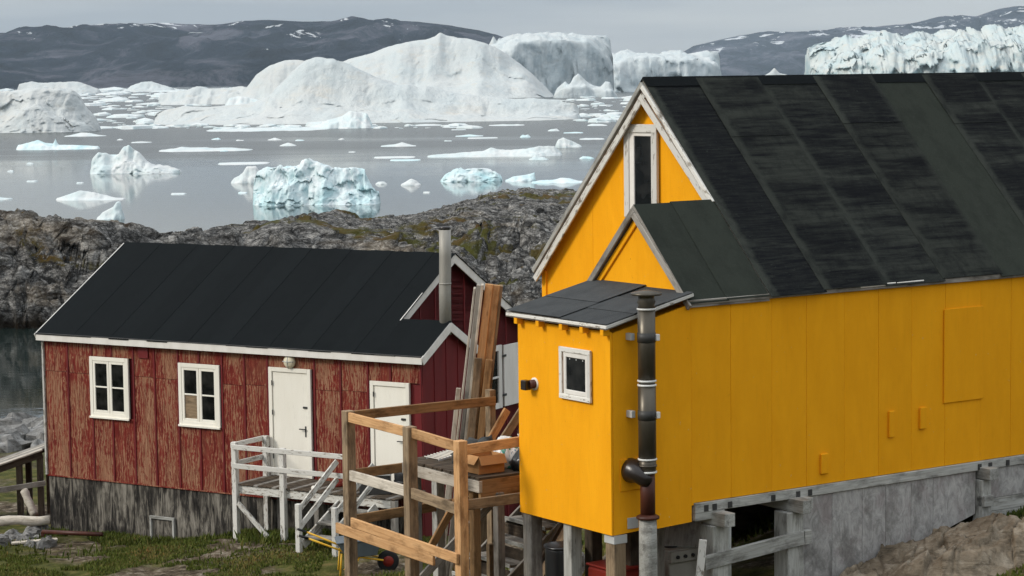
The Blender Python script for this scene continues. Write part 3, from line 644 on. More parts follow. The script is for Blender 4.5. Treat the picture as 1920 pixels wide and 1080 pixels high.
berg('iceberg', 'huge jagged wall of seracs above the yellow house ridge',
     [(1512, 168), (1515, 100), (1530, 88), (1560, 84), (1572, 72), (1590, 68), (1600, 78), (1620, 72), (1640, 66), (1655, 60), (1668, 74), (1690, 76), (1710, 68), (1725, 62), (1740, 66), (1765, 64), (1785, 62), (1800, 72), (1815, 66), (1830, 80), (1850, 68), (1870, 62), (1890, 66), (1905, 54), (1940, 58), (1990, 50), (2060, 62), (2160, 52), (2240, 80), (2250, 166)],
     166, 'ice_serac', 220, 9.4, 0.12, 0.66, 0.4, 0.07, facet=0.16, res=1.3)
berg('iceberg', 'tiny white ice peak showing over the roof ridge', [(1405, 158), (1430, 143), (1443, 136), (1452, 127), (1462, 137), (1480, 141), (1495, 156)], 154, 'ice_white', 40, 2.7, 0.08, 0.3)
berg('iceberg', 'dirty white iceberg cut off by the frame edge, with a sloping blue-grey flank',
     [(-260, 245), (-200, 190), (-120, 170), (-40, 172), (0, 176), (40, 170), (80, 166), (115, 164), (140, 168), (150, 180), (165, 205), (180, 228), (188, 246)], 249, 'ice_white', 30, 4.4, 0.12, 0.5, 0.3, 0.0, facet=0.045)
berg('iceberg', 'far ridge of broken white ice behind the dirty white iceberg', [(30, 176), (36, 158), (60, 153), (80, 156), (110, 154), (145, 153), (165, 160), (185, 168), (190, 176)], 176, 'ice_white', 60, 7.7, 0.15, 0.4)
berg('iceberg', 'small pale berg low against the foot of the dark hills', [(232, 172), (245, 161), (265, 154), (285, 153), (300, 158), (322, 164), (330, 172)], 172, 'ice_cliff', 50, 3.1, 0.12, 0.4)
berg('iceberg', 'flat weathered berg between pack ice and the rounded dome', [(296, 196), (300, 178), (318, 172), (350, 170), (368, 161), (385, 166), (430, 166), (445, 162), (470, 164), (500, 180), (510, 196)], 196, 'ice_white', 60, 6.6, 0.12, 0.5)
berg('iceberg', 'bright little berg with a ragged crest left of the white dome', [(420, 200), (430, 184), (445, 180), (465, 183), (490, 188), (505, 200)], 202, 'ice_floe', 20, 1.2, 0.15, 0.4)
berg('iceberg', 'turquoise flat berg with a small white knob, on the calm water', [(30, 281), (34, 272), (55, 267), (72, 262), (85, 268), (100, 270), (104, 259), (108, 272), (140, 272), (185, 274), (188, 281)], 281, 'ice_blue', 6, 4.1, 0.12, 0.5)
berg('iceberg', 'white twin-peaked berg mirrored in the water above the headland', [(171, 326), (173, 296), (185, 285), (200, 288), (210, 296), (222, 290), (232, 276), (241, 271), (250, 278), (268, 292), (275, 302), (290, 311), (315, 311), (338, 318), (340, 325)], 326, 'ice_floe', 7, 6.1, 0.16, 0.5, facet=0.05)
berg('iceberg', 'pale turquoise blocky berg, largest on the near water', [(474, 384), (476, 338), (482, 322), (505, 312), (535, 314), (560, 316), (566, 304), (580, 301), (600, 306), (622, 316), (640, 318), (684, 312), (688, 336), (700, 352), (711, 366), (714, 382)], 385, 'ice_blue', 7, 5.8, 0.20, 0.5, 0.4, 0.0, facet=0.05, res=1.3)
berg('iceberg', 'small two-lobed white berg touching the turquoise block', [(432, 344), (438, 334), (452, 328), (462, 312), (480, 311), (488, 324), (500, 343)], 344, 'ice_floe', 3, 2.2, 0.12, 0.4)
berg('iceberg', 'low white tent-shaped berg near the headland', [(103, 375), (118, 368), (150, 357), (178, 361), (205, 369), (236, 375)], 376, 'ice_floe', 4, 1.5, 0.05, 0.15)
berg('iceberg', 'white fin of ice just showing behind the headland crest', [(180, 412), (192, 398), (212, 388), (220, 377), (227, 377), (228, 390), (234, 412)], 412, 'ice_floe', 2.0, 2.5, 0.06, 0.3)
berg('iceberg', 'half white half turquoise berg with a split crest', [(824, 341), (834, 328), (850, 318), (864, 313), (870, 318), (888, 315), (910, 316), (930, 322), (940, 332), (943, 340)], 341, 'ice_blue', 4, 7.2, 0.14, 0.5, facet=0.1)
berg('iceberg', 'tilted wedge of ice with a turquoise underside', [(946, 340), (962, 331), (990, 327), (1015, 320), (1037, 318), (1034, 326), (1015, 334), (1005, 340)], 340, 'ice_blue', 3, 3.3, 0.06, 0.3)
berg('iceberg', 'long low pair of joined floes with a lumpy white crest', [(800, 294), (815, 290), (860, 287), (905, 284), (920, 276), (932, 280), (960, 282), (990, 278), (1010, 274), (1040, 274), (1050, 284), (1055, 292)], 294, 'ice_floe', 7, 8.8, 0.12, 0.5)
berg('iceberg', 'rounded icy lump on the water beside the yellow gable', [(1040, 276), (1046, 262), (1056, 258), (1072, 264), (1092, 274)], 277, 'ice_floe', 3, 4.9, 0.1, 0.45)
berg('iceberg', 'low blue-grey shelf of ice ahead of the broad iceberg tail', [(905, 228), (940, 214), (970, 210), (1000, 204), (1020, 202), (1045, 205), (1080, 206), (1090, 222)], 224, 'ice_cliff', 24, 2.3, 0.1, 0.5)
berg('iceberg', 'bright broken slab stranded against the broad white iceberg', [(596, 241), (605, 228), (640, 218), (655, 208), (688, 212), (695, 226), (700, 240)], 241, 'ice_floe', 14, 5.2, 0.1, 0.5)

# floes that can be told from one another
fl = [('thin straight white floe above the two-lobed berg', 298, 474, 284, 11), ('long white line of floe ice under the broad iceberg', 390, 620, 246, 4), ('narrow grey floe just above the turquoise block', 408, 505, 309, 3),
      ('flat white floe ending at the yellow gable', 995, 1095, 344, 11), ('small knobbly floe with a mirrored face, right of the turquoise block', 750, 791, 348, 16),
      ('thin floe behind the split-crest berg', 700, 780, 297, 4), ('low white floe with two humps in mid water', 712, 782, 275, 11), ('flat floe cut by the frame edge above the headland', -40, 24, 375, 7), ('low floe behind the headland notch', 590, 668, 424, 7),
      ('long thin floe at the dirty iceberg foot', 120, 200, 256, 8), ('small pointed floe left of the flat gable floe', 990, 1030, 300, 8)]
rnd = random.Random(11)
def floe(label, x0, x1, yw, h, group=None, i=0):
    k = max(4, int((x1 - x0) / 14)); s = [(x0, yw)]
    for j in range(1, k): s.append((x0 + (x1 - x0) * j / k, yw - h * (0.35 + 0.65 * rnd.random()) * (1 - abs(2 * j / k - 1) ** 3)))
    s.append((x1, yw)); D = atZ((x0 + x1) / 2, yw, 0)[1]
    berg('ice_floe', label, s, yw, rnd.choice(['ice_floe', 'ice_floe', 'ice_blue']), (x1 - x0) / F * D * (1.6 if h < 6 else 0.8), i * 1.37 + 0.4, 0.1, 0.5, cat='ice floe', group=group, res=3)
for i, (l, a, b, y, h) in enumerate(fl): floe(l, a, b, y, h, None, i)
small = [(20, 322, 12, 5), (57, 308, 14, 4), (225, 263, 12, 5), (265, 268, 40, 3), (405, 262, 18, 5), (450, 264, 16, 4), (515, 263, 28, 6), (562, 264, 18, 5), (540, 274, 34, 9), (640, 262, 12, 4), (335, 365, 30, 4), (455, 363, 18, 5), (715, 346, 24, 8),
         (800, 362, 14, 3), (880, 256, 56, 6), (985, 258, 22, 8), (1038, 246, 24, 6), (1075, 250, 40, 4), (905, 260, 60, 3), (840, 265, 16, 3), (760, 302, 60, 2), (1010, 297, 28, 8), (1100, 298, 30, 6), (1110, 262, 50, 4), (60, 341, 20, 2), (300, 238, 40, 4), (215, 292, 30, 2),
         (700, 240, 50, 4), (800, 236, 60, 4), (950, 236, 70, 5), (1120, 236, 40, 5), (860, 244, 30, 3), (610, 402, 14, 3), (150, 344, 14, 2), (420, 284, 16, 3), (660, 286, 14, 3), (1130, 320, 50, 5)]
for i, (x, y, wd, h) in enumerate(small): floe('one of the small white floes adrift on the open water', x - wd / 2, x + wd / 2, y, h, 'small floes adrift', i + 30)

def brash(name, label, regions, n, seed):
    rs = np.random.RandomState(seed); co, q = [], []
    for _ in range(n):
        x0, x1, y0, y1 = regions[rs.choice(len(regions), p=np.array([(r[1] - r[0]) * (r[3] - r[2]) for r in regions], float) / sum((r[1] - r[0]) * (r[3] - r[2]) for r in regions))]
        x, y = rs.uniform(x0, x1), rs.uniform(y0, y1); p = atZ(x, y, 0); D = p[1]
        r_ = rs.gamma(1.4, 7.0) / F * D; hgt = r_ * rs.uniform(0.05, 0.22); m = 9; b0 = len(co); asp = rs.uniform(0.4, 1.0)
        ang = np.linspace(0, 2 * np.pi, m + 1)[:-1]; rad = r_ * rs.uniform(0.6, 1.3, m)
        for a, rr_ in zip(ang, rad): co.append((p[0] + rr_ * np.cos(a), D + rr_ * np.sin(a) * asp * 2.2, -0.3))
        for a, rr_ in zip(ang, rad): co.append((p[0] + rr_ * 0.86 * np.cos(a), D + rr_ * 0.86 * np.sin(a) * asp * 2.2, hgt * rs.uniform(0.4, 1.2)))
        co.append((p[0] + rs.uniform(-.3, .3) * r_, D, hgt * rs.uniform(0.9, 1.9)))
        for j in range(m):
            k = (j + 1) % m; q.append((b0 + j, b0 + k, b0 + m + k)); q.append((b0 + j, b0 + m + k, b0 + m + j)); q.append((b0 + m + j, b0 + m + k, b0 + 2 * m))
    o = quads(name, np.array(co), np.array(q), 'ice_floe', False); return tag(o, label, 'pack ice', kind='stuff')
brash('brash_ice', 'pack of broken white ice between the far icebergs', [(-150, 470, 167, 200), (180, 330, 196, 242), (1060, 1260, 182, 222), (1085, 1200, 215, 232), (-150, 560, 166, 180), (330, 900, 236, 242)], 760, 5)

# ------------------------------------------------------------------ red house
red = empty('red_house', (RO[0], RO[1], RZ), math.atan2(RX[1], RX[0]))
tag(red, 'weathered red wooden house with black felt roof and white doors by the inlet', 'house')
LX = -9.76                              # left end; right end of the porch bay is x = 0, main gable at x = GX
GX, RB, RZT, SLP = -1.15, 2.88, 6.21, 0.587     # ridge position, height and pitch
EB, EZ = 0.89, 5.04                     # ridge of the low bay
def rz(b): return RZT - abs(RB - b) * SLP
def rze(b): return EZ - abs(EB - b) * SLP
WT = 4.24
prism('wall', [(LX + 0.03, 0.03, -0.4), (LX + 0.03, 5.7, -0.4), (LX + 0.03, 5.7, rz(5.7) - 0.16), (LX + 0.03, RB, RZT - 0.16), (LX + 0.03, 0.03, rz(0.03) - 0.16)], (GX - 0.06 - LX, 0, 0), 'dark_red_paint', red)
prism('wall', [(GX - 0.1, 0.03, -0.4), (GX - 0.1, 1.76, -0.4), (GX - 0.1, 1.76, rze(1.76) - 0.16), (GX - 0.1, EB, EZ - 0.16), (GX - 0.1, 0.03, rze(0.03) - 0.16)], (-GX + 0.07, 0, 0), 'dark_red_paint', red)
seams = [LX, -9.09, -8.41, -7.86, -7.26, -6.69, -6.06, -5.50, -4.90, -4.32, -3.73, -3.14, -2.56, -1.92, -1.26, -0.72, -0.0]
holes = [(-8.45, -7.38, 2.70, 3.99), (-6.03, -4.95, 2.68, 3.98), (-3.69, -2.64, 1.80, 4.02), (-1.20, -0.27, 1.72, 3.88)]
def wallpiece(x0, x1, z0, z1, nm='wall_panel', m='peeling_red', y=0.0):
    box(nm, (x0 + 0.006, y - 0.012, z0), (x1 - 0.006, y + 0.028, z1), m, red, 0.003)
for i in range(len(seams) - 1):
    x0, x1 = seams[i], seams[i + 1]; j = random.uniform(-0.03, 0.03)
    zj = 3.62 + j; segs = [(1.33, zj - 0.004), (zj + 0.004, WT + 0.02)]
    cut = [h for h in holes if h[0] < x1 - 0.15 and h[1] > x0 + 0.15]
    for z0, z1 in segs:
        parts = [(z0, z1)]
        for h in cut:
            nw = []
            for a, b in parts:
                if h[3] <= a or h[2] >= b: nw.append((a, b))
                else:
                    if h[2] > a + 0.06: nw.append((a, h[2] - 0.001))
                    if h[3] < b - 0.06: nw.append((h[3] + 0.001, b))
            parts = nw
        for a, b in parts: wallpiece(x0, x1, a, b)
    if i:
        runs = [(1.33, WT + 0.02)]
        for h in holes:
            if h[0] - 0.02 < x0 < h[1] + 0.02: runs = [r for r in ((1.33, h[2] - 0.02), (h[3] + 0.02, WT + 0.02)) if r[1] - r[0] > 0.08]
        for a, b in runs: box('batten', (x0 - 0.022, -0.030, a), (x0 + 0.022, -0.010, b), 'dark_red_paint', red, 0.003)
box('drip_moulding', (LX, -0.035, 1.305), (-0.01, 0.02, 1.332), 'peeling_red', red)
beam('corner_board', (LX - 0.015, -0.02, 1.33), (LX - 0.015, -0.02, WT), 0.05, 0.07, 'white_worn', red)
beam('corner_board', (-0.005, -0.02, 0.4), (-0.005, -0.02, WT), 0.035, 0.045, 'dark_red_paint', red)
fx = [LX + 0.02, -8.4, -7.35, -6.2, -5.2, -4.1, -3.0, -1.9, -0.9, -0.02]
for i in range(len(fx) - 1): box('foundation_board', (fx[i] + 0.004, -0.004, -0.55), (fx[i + 1] - 0.004, 0.028, 1.304), 'tarred_wood', red)
hx0, hx1, hz0, hz1 = -6.88, -6.27, -0.05, 0.62
hat = box('cellar_hatch', (hx0, -0.016, hz0), (hx1, 0.02, hz1), 'tarred_wood', red)
for p, q in (((hx0, -0.03, hz0), (hx0, -0.03, hz1)), ((hx1, -0.03, hz0), (hx1, -0.03, hz1)), ((hx0 - 0.03, -0.032, hz1 + 0.03), (hx1 + 0.03, -0.032, hz1 + 0.03))): beam('frame', p, q, 0.05, 0.06, 'wood_silver', red)
box('vent_cover', (-7.10, -0.04, 4.02), (-6.84, -0.008, 4.25), 'dark_red_paint', red)
# gable boards
def gboards(xf, b0, b1, zf, zlow, n, m='dark_red_paint'):
    e_ = np.linspace(b0, b1, n + 1)
    for i in range(n):
        a, b = e_[i] + 0.005, e_[i + 1] - 0.005; mid = [a] + ([RB] if a < RB < b and zf is rz else []) + ([EB] if a < EB < b and zf is rze else []) + [b]
        pts = [(xf, a, zlow), (xf, b, zlow)] + [(xf, y, zf(y) - 0.13) for y in reversed(mid)]
        prism('gable_board', pts, (0.03, 0, 0), m, red)
        if i: box('batten', (xf + 0.02, e_[i] - 0.02, zlow), (xf + 0.045, e_[i] + 0.02, zf(e_[i]) - 0.14), m, red, 0.003)
gboards(-0.03, 0.03, 1.76, rze, -0.3, 4); gboards(GX - 0.06, 0.1, 5.7, rz, -0.3, 10)
# roof: slabs, felt strips, white boards
def rslab(x0, x1, b0, b1, zf, nm='roof'):
    prism(nm, [(x0, b0, zf(b0) - 0.02), (x0, b1, zf(b1) - 0.02), (x0, b1, zf(b1) - 0.13), (x0, b0, zf(b0) - 0.13)], (x1 - x0, 0, 0), 'dark_metal', red)
rslab(LX - 0.10, GX + 0.10, -0.13, RB, rz); rslab(LX - 0.10, GX + 0.10, RB, 5.9, rz)
rslab(GX + 0.102, 0.10, -0.13, EB, rze); rslab(GX + 0.02, 0.10, EB, 1.93, rze)
nrm = Vector((0, 1, SLP)).normalized()
def rfelt(x0, x1, b0, b1, zf, lift, m='felt_black'):
    L = math.hypot(b1 - b0, zf(b1) - zf(b0)); back = zf(b1) < zf(b0)
    if not back: strip('roof_felt', (x0, b0, zf(b0) - 0.018 + lift), (1, 0, 0), (0, b1 - b0, zf(b1) - zf(b0)), x1 - x0, L, 0.006, m, red)
    else: strip('roof_felt', (x1, b1, zf(b1) - 0.018 + lift), (-1, 0, 0), (0, b0 - b1, zf(b0) - zf(b1)), x1 - x0, L, 0.006, m, red)
ns = 17; e_ = np.linspace(LX - 0.12, GX + 0.12, ns + 1)
for i in range(ns):
    rfelt(e_[i], e_[i + 1] + 0.03, -0.15 - random.uniform(0, 0.02), RB, rz, 0.007 * (i % 2)); rfelt(e_[i], e_[i + 1] + 0.03, RB, 5.92, rz, 0.007 * (i % 2))
for i, (a, b) in enumerate(((GX + 0.123, -0.50), (-0.53, 0.12))): rfelt(a, b, -0.16, EB, rze, 0.007 * (i % 2)); rfelt(a + (0 if i else -0.1), b, EB, 1.95, rze, 0.007 * (i % 2))
beam('fascia', (LX - 0.10, -0.145, rz(-0.13) - 0.095), (0.11, -0.145, rz(-0.13) - 0.095), 0.022, 0.145, 'white_trim', red)
beam('drip_edge', (LX - 0.10, -0.155, rz(-0.13) - 0.012), (0.11, -0.155, rz(-0.13) - 0.012), 0.02, 0.022, 'dark_metal', red)
def barge(x, b0, b1, zf, m='white_trim', parent=red, hgt=0.17, off=0.10):
    n_ = Vector((0, -(zf(b1) - zf(b0)), b1 - b0)).normalized(); n_ = n_ if n_.z > 0 else -n_
    o = Vector((0, 0, -off)); return beam('bargeboard', Vector((x, b0, zf(b0))) + o, Vector((x, b1, zf(b1))) + o, 0.024, hgt, m, parent, n_)
barge(GX + 0.115, EB - 0.02, RB + 0.02, rz); barge(GX + 0.118, RB - 0.02, 5.92, rz); barge(0.115, -0.14, EB + 0.03, rze); barge(0.118, EB - 0.02, 1.95, rze)
barge(LX - 0.115, -0.14, RB, rz); barge(LX - 0.115, RB, 5.92, rz)
# windows and doors
def window4(x0, x1, z0, z1, board=None):
    w_ = box('window', (x0, 0.0, z0), (x1, 0.04, z1), 'black_iron', red)
    fr = 0.085
    def fb(a, b, nm='frame', y0=-0.055, y1=-0.012): o = box(nm, (a[0], y0, a[1]), (b[0], y1, b[1]), 'white_paint', red, 0.004); o.parent = w_; o.location = Vector(o.location) - w_.location; return o
    fb((x0, z0), (x0 + fr, z1)); fb((x1 - fr, z0), (x1, z1)); fb((x0 + fr, z1 - fr), (x1 - fr, z1)); fb((x0 + fr, z0), (x1 - fr, z0 + fr)); fb((x0 - 0.01, z0 - 0.03), (x1 + 0.01, z0 + 0.012), 'sill', -0.085, -0.057)
    xm, zm = (x0 + x1) / 2, (z0 + z1) / 2
    for a, b in ((x0 + fr, xm - 0.004), (xm + 0.004, x1 - fr)):
        s_ = 0.06
        fb((a, z0 + fr), (a + s_, z1 - fr), 'casement', -0.045, -0.008); fb((b - s_, z0 + fr), (b, z1 - fr), 'casement', -0.045, -0.008)
        fb((a + s_, z1 - fr - s_), (b - s_, z1 - fr), 'casement', -0.045, -0.008); fb((a + s_, z0 + fr), (b - s_, z0 + fr + s_), 'casement', -0.045, -0.008)
        fb((a + s_, zm - 0.016), (b - s_, zm + 0.016), 'muntin', -0.042, -0.01)
        for k, (c, d) in enumerate(((z0 + fr + s_, zm - 0.016), (zm + 0.016, z1 - fr - s_))):
            o = fb((a + s_, c), (b - s_, d), 'pane', -0.022, -0.006); bd = board and a < xm - 0.1 and k == 0
            o.data = boxmesh(b - a - 2 * s_, 0.016, d - c, 'wood_tan' if bd else 'window_glass', 0.0)
            if bd: o['label'] = 'pane boarded up with bare plywood'
window4(*[holes[0][i] for i in (0, 1, 2, 3)]); window4(*[holes[1][i] for i in (0, 1, 2, 3)], board=True)
def door(x0, x1, z0, z1):
    d = box('door', (x0 + 0.09, -0.025, z0), (x1 - 0.09, 0.02, z1 - 0.09), 'white_paint', red)
    def ch(o): o.parent = d; o.location = Vector(o.location) - d.location
    ch(box('frame', (x0, -0.05, z0), (x0 + 0.085, 0.01, z1), 'white_paint', red)); ch(box('frame', (x1 - 0.085, -0.05, z0), (x1, 0.01, z1), 'white_paint', red)); ch(box('frame', (x0 + 0.085, -0.05, z1 - 0.085), (x1 - 0.085, 0.01, z1), 'white_paint', red))
    ch(box('lock_plate', (x1 - 0.17, -0.034, z0 + 0.84), (x1 - 0.135, -0.024, z0 + 1.06), 'dark_metal', red)); ch(tube('handle', [(x1 - 0.15, -0.03, z0 + 1.0), (x1 - 0.15, -0.07, z0 + 1.0), (x1 - 0.28, -0.075, z0 + 1.0)], 0.012, 'dark_metal', red))
    for zz in (0.35, 1.25, 1.85): ch(box('hinge', (x0 + 0.078, -0.06, z0 + zz), (x0 + 0.10, -0.045, z0 + zz + 0.10), 'dark_metal', red))
    ch(box('padlock_hasp', (x1 - 0.20, -0.05, z0 + 1.42), (x1 - 0.07, -0.028, z0 + 1.46), 'dark_metal', red))
    return d
door(*holes[2]); door(*holes[3])
lm = lathe('wall_lamp', [(0.13, 0), (0.14, 0.02), (0.135, 0.05), (0.10, 0.085), (0.04, 0.105), (0.001, 0.108)], 'lamp_glass', red, (-3.14, -0.03, 4.16), 20, (R(90), 0, 0))
for p, q in (((-0.14, 0, 0.07), (0.14, 0, 0.07)), ((0, -0.14, 0.07), (0, 0.14, 0.07))): tube('guard', [p, tuple((a + b) / 2 + (0.05 if i == 2 else 0) for i, (a, b) in enumerate(zip(p, q))), q], 0.009, 'galvanised', lm)
ch_ = tube('chimney', [(-0.02, 0.92, 4.75), (-0.02, 0.92, 5.6), (0.0, 0.92, 6.3), (0.0, 0.92, 6.83)], 0.118, 'steel_pipe', red, 18)
lathe('cap', [(0.112, 0), (0.112, 0.06), (0.02, 0.07)], 'black_iron', ch_, (0.0, 0.92, 6.832), 18)
lathe('collar', [(0.122, 0), (0.122, 0.03)], 'steel_pipe', ch_, (-0.01, 0.92, 5.75), 18)
# gable window with open shutter
gx = GX - 0.03
gw = box('window', (gx - 0.02, 4.28, 2.72), (gx + 0.012, 4.86, 4.05), 'black_iron', red)
def gch(o): o.parent = gw; o.location = Vector(o.location) - gw.location
for a, b in (((4.26, 2.70), (4.36, 4.07)), ((4.74, 2.70), (4.88, 4.07)), ((4.36, 3.95), (4.74, 4.07)), ((4.36, 2.70), (4.74, 2.82)), ((4.36, 3.36), (4.74, 3.40))): gch(box('frame', (gx + 0.012, a[0], a[1]), (gx + 0.06, b[0], b[1]), 'white_trim', red))
for a, b in (((4.37, 2.83), (4.73, 3.355)), ((4.37, 3.405), (4.73, 3.94))): gch(box('pane', (gx + 0.013, a[0], a[1]), (gx + 0.025, b[0], b[1]), 'window_glass', red, 0))
box('shutter', (gx + 0.03, 4.95, 2.72), (gx + 0.07, 5.62, 4.05), 'white_trim', red)
for zz in (2.95, 3.8): box('shutter_hinge', (gx + 0.065, 4.86, zz), (gx + 0.085, 5.02, zz + 0.05), 'dark_metal', red)

# ------------------------------------------------------------------ porch of the red house
rp = empty('entrance_porch', (RO[0], RO[1], RZ), math.atan2(RX[1], RX[0]))
tag(rp, 'small grey plank porch with flaking white railing before the red house doors', 'porch')
PF, PX0, PX1, PD = -1.10, -3.72, 0.10, 1.80
nb = 34; e_ = np.linspace(PX0 - 0.03, PX1, nb + 1)
for i in range(nb): box('deck_board', (e_[i] + 0.006, PF - 0.05, PD - 0.03 + random.uniform(-.004, .004)), (e_[i + 1] - 0.006, -0.06, PD), 'wood_dark' if i % 4 else 'wood_grey', rp, 0.004)
beam('joist', (PX0, PF, PD - 0.12), (PX1, PF, PD - 0.12), 0.045, 0.16, 'white_worn', rp); beam('joist', (PX0, -0.15, PD - 0.12), (PX1, -0.15, PD - 0.12), 0.045, 0.16, 'wood_dark', rp)
beam('joist', (PX0, PF, PD - 0.12), (PX0, -0.1, PD - 0.12), 0.045, 0.15, 'wood_dark', rp)
for x, b, z0, z1, m in ((PX0, PF - 0.06, 0.5, 2.64, 'white_flaking'), (-2.54, PF - 0.06, 0.7, 2.60, 'white_flaking'), (PX0 - 0.0, -0.14, 0.5, 2.62, 'white_worn'), (-1.0, PF - 0.06, 0.7, 2.62, 'white_worn'), (-3.1, -0.5, 0.5, 1.76, 'wood_grey'), (-1.9, -0.9, 0.6, 1.76, 'wood_grey'), (0.05, PF, 0.6, 1.76, 'wood_grey'), (-1.0, -0.3, 0.6, 1.76, 'wood_grey')):
    beam('post', (x, b, z0), (x, b, z1), 0.11, 0.11, m, rp)
for z in (2.55, 2.17): beam('rail', (PX0, PF - 0.13, z), (-1.0, PF - 0.13, z - 0.0), 0.035, 0.10, 'white_flaking', rp); beam('rail', (PX0 - 0.06, PF - 0.1, z + 0.02), (PX0 - 0.06, -0.1, z + 0.02), 0.035, 0.10, 'white_flaking', rp)
beam('brace', (PX0 + 0.08, PF - 0.1, 1.42), (-2.80, PF - 0.15, 0.74), 0.04, 0.10, 'white_worn', rp)
for s_ in (0, 1):
    y = PF - 0.18 - 0.02 * s_; dx = 0.0
for k, (xx) in enumerate((-1.2, -0.35)):
    beam('stair_rail', (xx, PF - 0.1, 2.45), (xx - 0.25, PF - 1.05, 1.62), 0.04, 0.11, 'white_worn', rp); beam('stair_rail', (xx, PF - 0.1, 2.10), (xx - 0.25, PF - 1.05, 1.27), 0.04, 0.11, 'white_worn', rp)
    beam('newel', (xx - 0.25, PF - 1.05, 0.75), (xx - 0.25, PF - 1.05, 1.75), 0.10, 0.10, 'white_flaking', rp); beam('stringer', (xx + 0.02, PF - 0.05, 1.62), (xx - 0.2, PF - 1.0, 0.95), 0.045, 0.18, 'white_worn', rp)
for k in range(3): beam('tread', (-1.22 - 0.07 * k, PF - 0.28 - 0.3 * k, 1.55 - 0.22 * k), (-0.38 - 0.07 * k, PF - 0.28 - 0.3 * k, 1.55 - 0.22 * k), 0.26, 0.04, 'wood_grey', rp)
p = tr(-1.72, -0.5); tag(blob('red_buoy', 0.13, 0.11, 0.10, 'red_enamel', (p[0], p[1], RZ + PD + 0.03), 2, 0.12, 1.2, 10), 'small dull red bundle on the porch deck by the stairs', 'bundle')
p = tr(-1.95, -0.95); tag(blob('white_float', 0.055, 0.055, 0.055, 'white_paint', (p[0], p[1], RZ + PD + 0.018), 3, 0.05, 1.0, 8), 'little white ball at the edge of the porch deck', 'ball')
p = tr(-0.02, -0.55); bk = empty('black_barrel', (p[0], p[1], RZ + PD)); tag(bk, 'black plastic barrel on the porch by the second white door', 'barrel')
lathe('body', [(0.20, 0), (0.235, 0.06), (0.245, 0.4), (0.22, 0.52), (0.15, 0.56), (0.02, 0.57)], 'black_plastic', bk, n=18); lathe('rim', [(0.25, 0.24), (0.258, 0.26), (0.25, 0.28)], 'black_plastic', bk, n=18)
p = tr(-0.62, -0.75); cr_ = empty('chest_box', (p[0], p[1], RZ + PD)); tag(cr_, 'grey metal tool chest with a pale lid in front of the second door', 'chest')
box('body', (-0.3, -0.2, 0.0), (0.3, 0.2, 0.36), 'dark_metal', cr_, 0.01); box('lid', (-0.32, -0.22, 0.365), (0.32, 0.22, 0.43), 'galvanised', cr_, 0.012)

# ------------------------------------------------------------------ yellow house
yel = empty('yellow_house', (YO[0], YO[1], YZ), math.atan2(YX[1], YX[0]))
tag(yel, 'bright yellow wooden house on posts with a steep dark felt roof', 'house')
A1, A2, AE = 1.10, 2.30, 10.5           # bay gable, main gable, far end
YB, YZT, YS = 2.23, 4.864, 1.047        # main ridge
XB, XZ = 0.935, 3.475                   # bay ridge
def yz(b): return YZT - abs(YB - b) * YS
def yze(b): return XZ - abs(XB - b) * YS
def zz(z): return z + ZY
yM = lambda a, b, z: (a, b, z + ZY)
W_ = 4.48; BW = 1.725
prism('wall', [yM(A2 + 0.03, 0.03, 0.2), yM(A2 + 0.03, W_ - 0.03, 0.2), yM(A2 + 0.03, W_ - 0.03, yz(W_) - 0.2), yM(A2 + 0.03, YB, YZT - 0.2), yM(A2 + 0.03, 0.03, yz(0.03) - 0.2)], (AE - A2 - 0.06, 0, 0), 'yellow_paint', yel)
prism('wall', [yM(A1 + 0.03, 0.03, 0.2), yM(A1 + 0.03, 1.84, 0.2), yM(A1 + 0.03, 1.84, yze(1.84) - 0.2), yM(A1 + 0.03, XB, XZ - 0.2), yM(A1 + 0.03, 0.03, yze(0.03) - 0.2)], (A2 - A1 - 0.04, 0, 0), 'yellow_paint', yel)
def ytop(a): return 2.20 + (a + 0.0) * 0.225 - 0.03
prism('wall', [yM(0.03, 0.03, 0.03), yM(0.03, 0.03, ytop(0.03) - 0.03), yM(A1 + 0.02, 0.03, ytop(A1) - 0.03), yM(A1 + 0.02, 0.03, 0.03)], (0, BW - 0.06, 0), 'yellow_paint', yel)
# annex sheets
for b0, b1 in ((0.0, BW),): box('wall_panel', (0.0, b0 + 0.0, zz(0)), (0.028, b1, zz(2.19)), 'yellow_paint', yel, 0.003)
for a0, a1 in ((0.03, 0.52), (0.524, A1 - 0.004)): prism('wall_panel', [yM(a0, -0.002, 0.0 if a0 > 0.1 else 0.0), yM(a1, -0.002, 0.02), yM(a1, -0.002, ytop(a1)), yM(a0, -0.002, ytop(a0))], (0, 0.03, 0), 'yellow_paint', yel)
box('wall_panel', (0.03, BW - 0.03, zz(0)), (A1, BW, zz(2.2)), 'yellow_paint', yel)
# gables
def ggable(a, bs, zf, pk, zl):
    for i in range(len(bs) - 1):
        b0, b1 = bs[i] + 0.002, bs[i + 1] - 0.002; mid = [b0] + ([pk] if b0 < pk < b1 else []) + [b1]
        prism('wall_panel', [yM(a, b0, zl), yM(a, b1, zl)] + [yM(a, y, zf(y) - 0.10) for y in reversed(mid)], (0.028, 0, 0), 'yellow_paint', yel)
ggable(A1, [0.0, 1.86], yze, XB, 0.2); ggable(A2, [0.0, 1.2, 2.35, 3.4, W_], yz, YB, 2.12)
for i, (b0, b1) in enumerate(((0.0, 1.2), (1.2, 2.35), (2.35, 3.4), (3.4, W_))): box('wall_panel', (A2, b0 + 0.002, zz(0.2)), (A2 + 0.028, b1 - 0.002, zz(2.112)), 'yellow_paint', yel)
box('wall_panel', (A1 + 0.03, 1.83, zz(0.2)), (A2, 1.86, zz(2.4)), 'yellow_paint', yel)
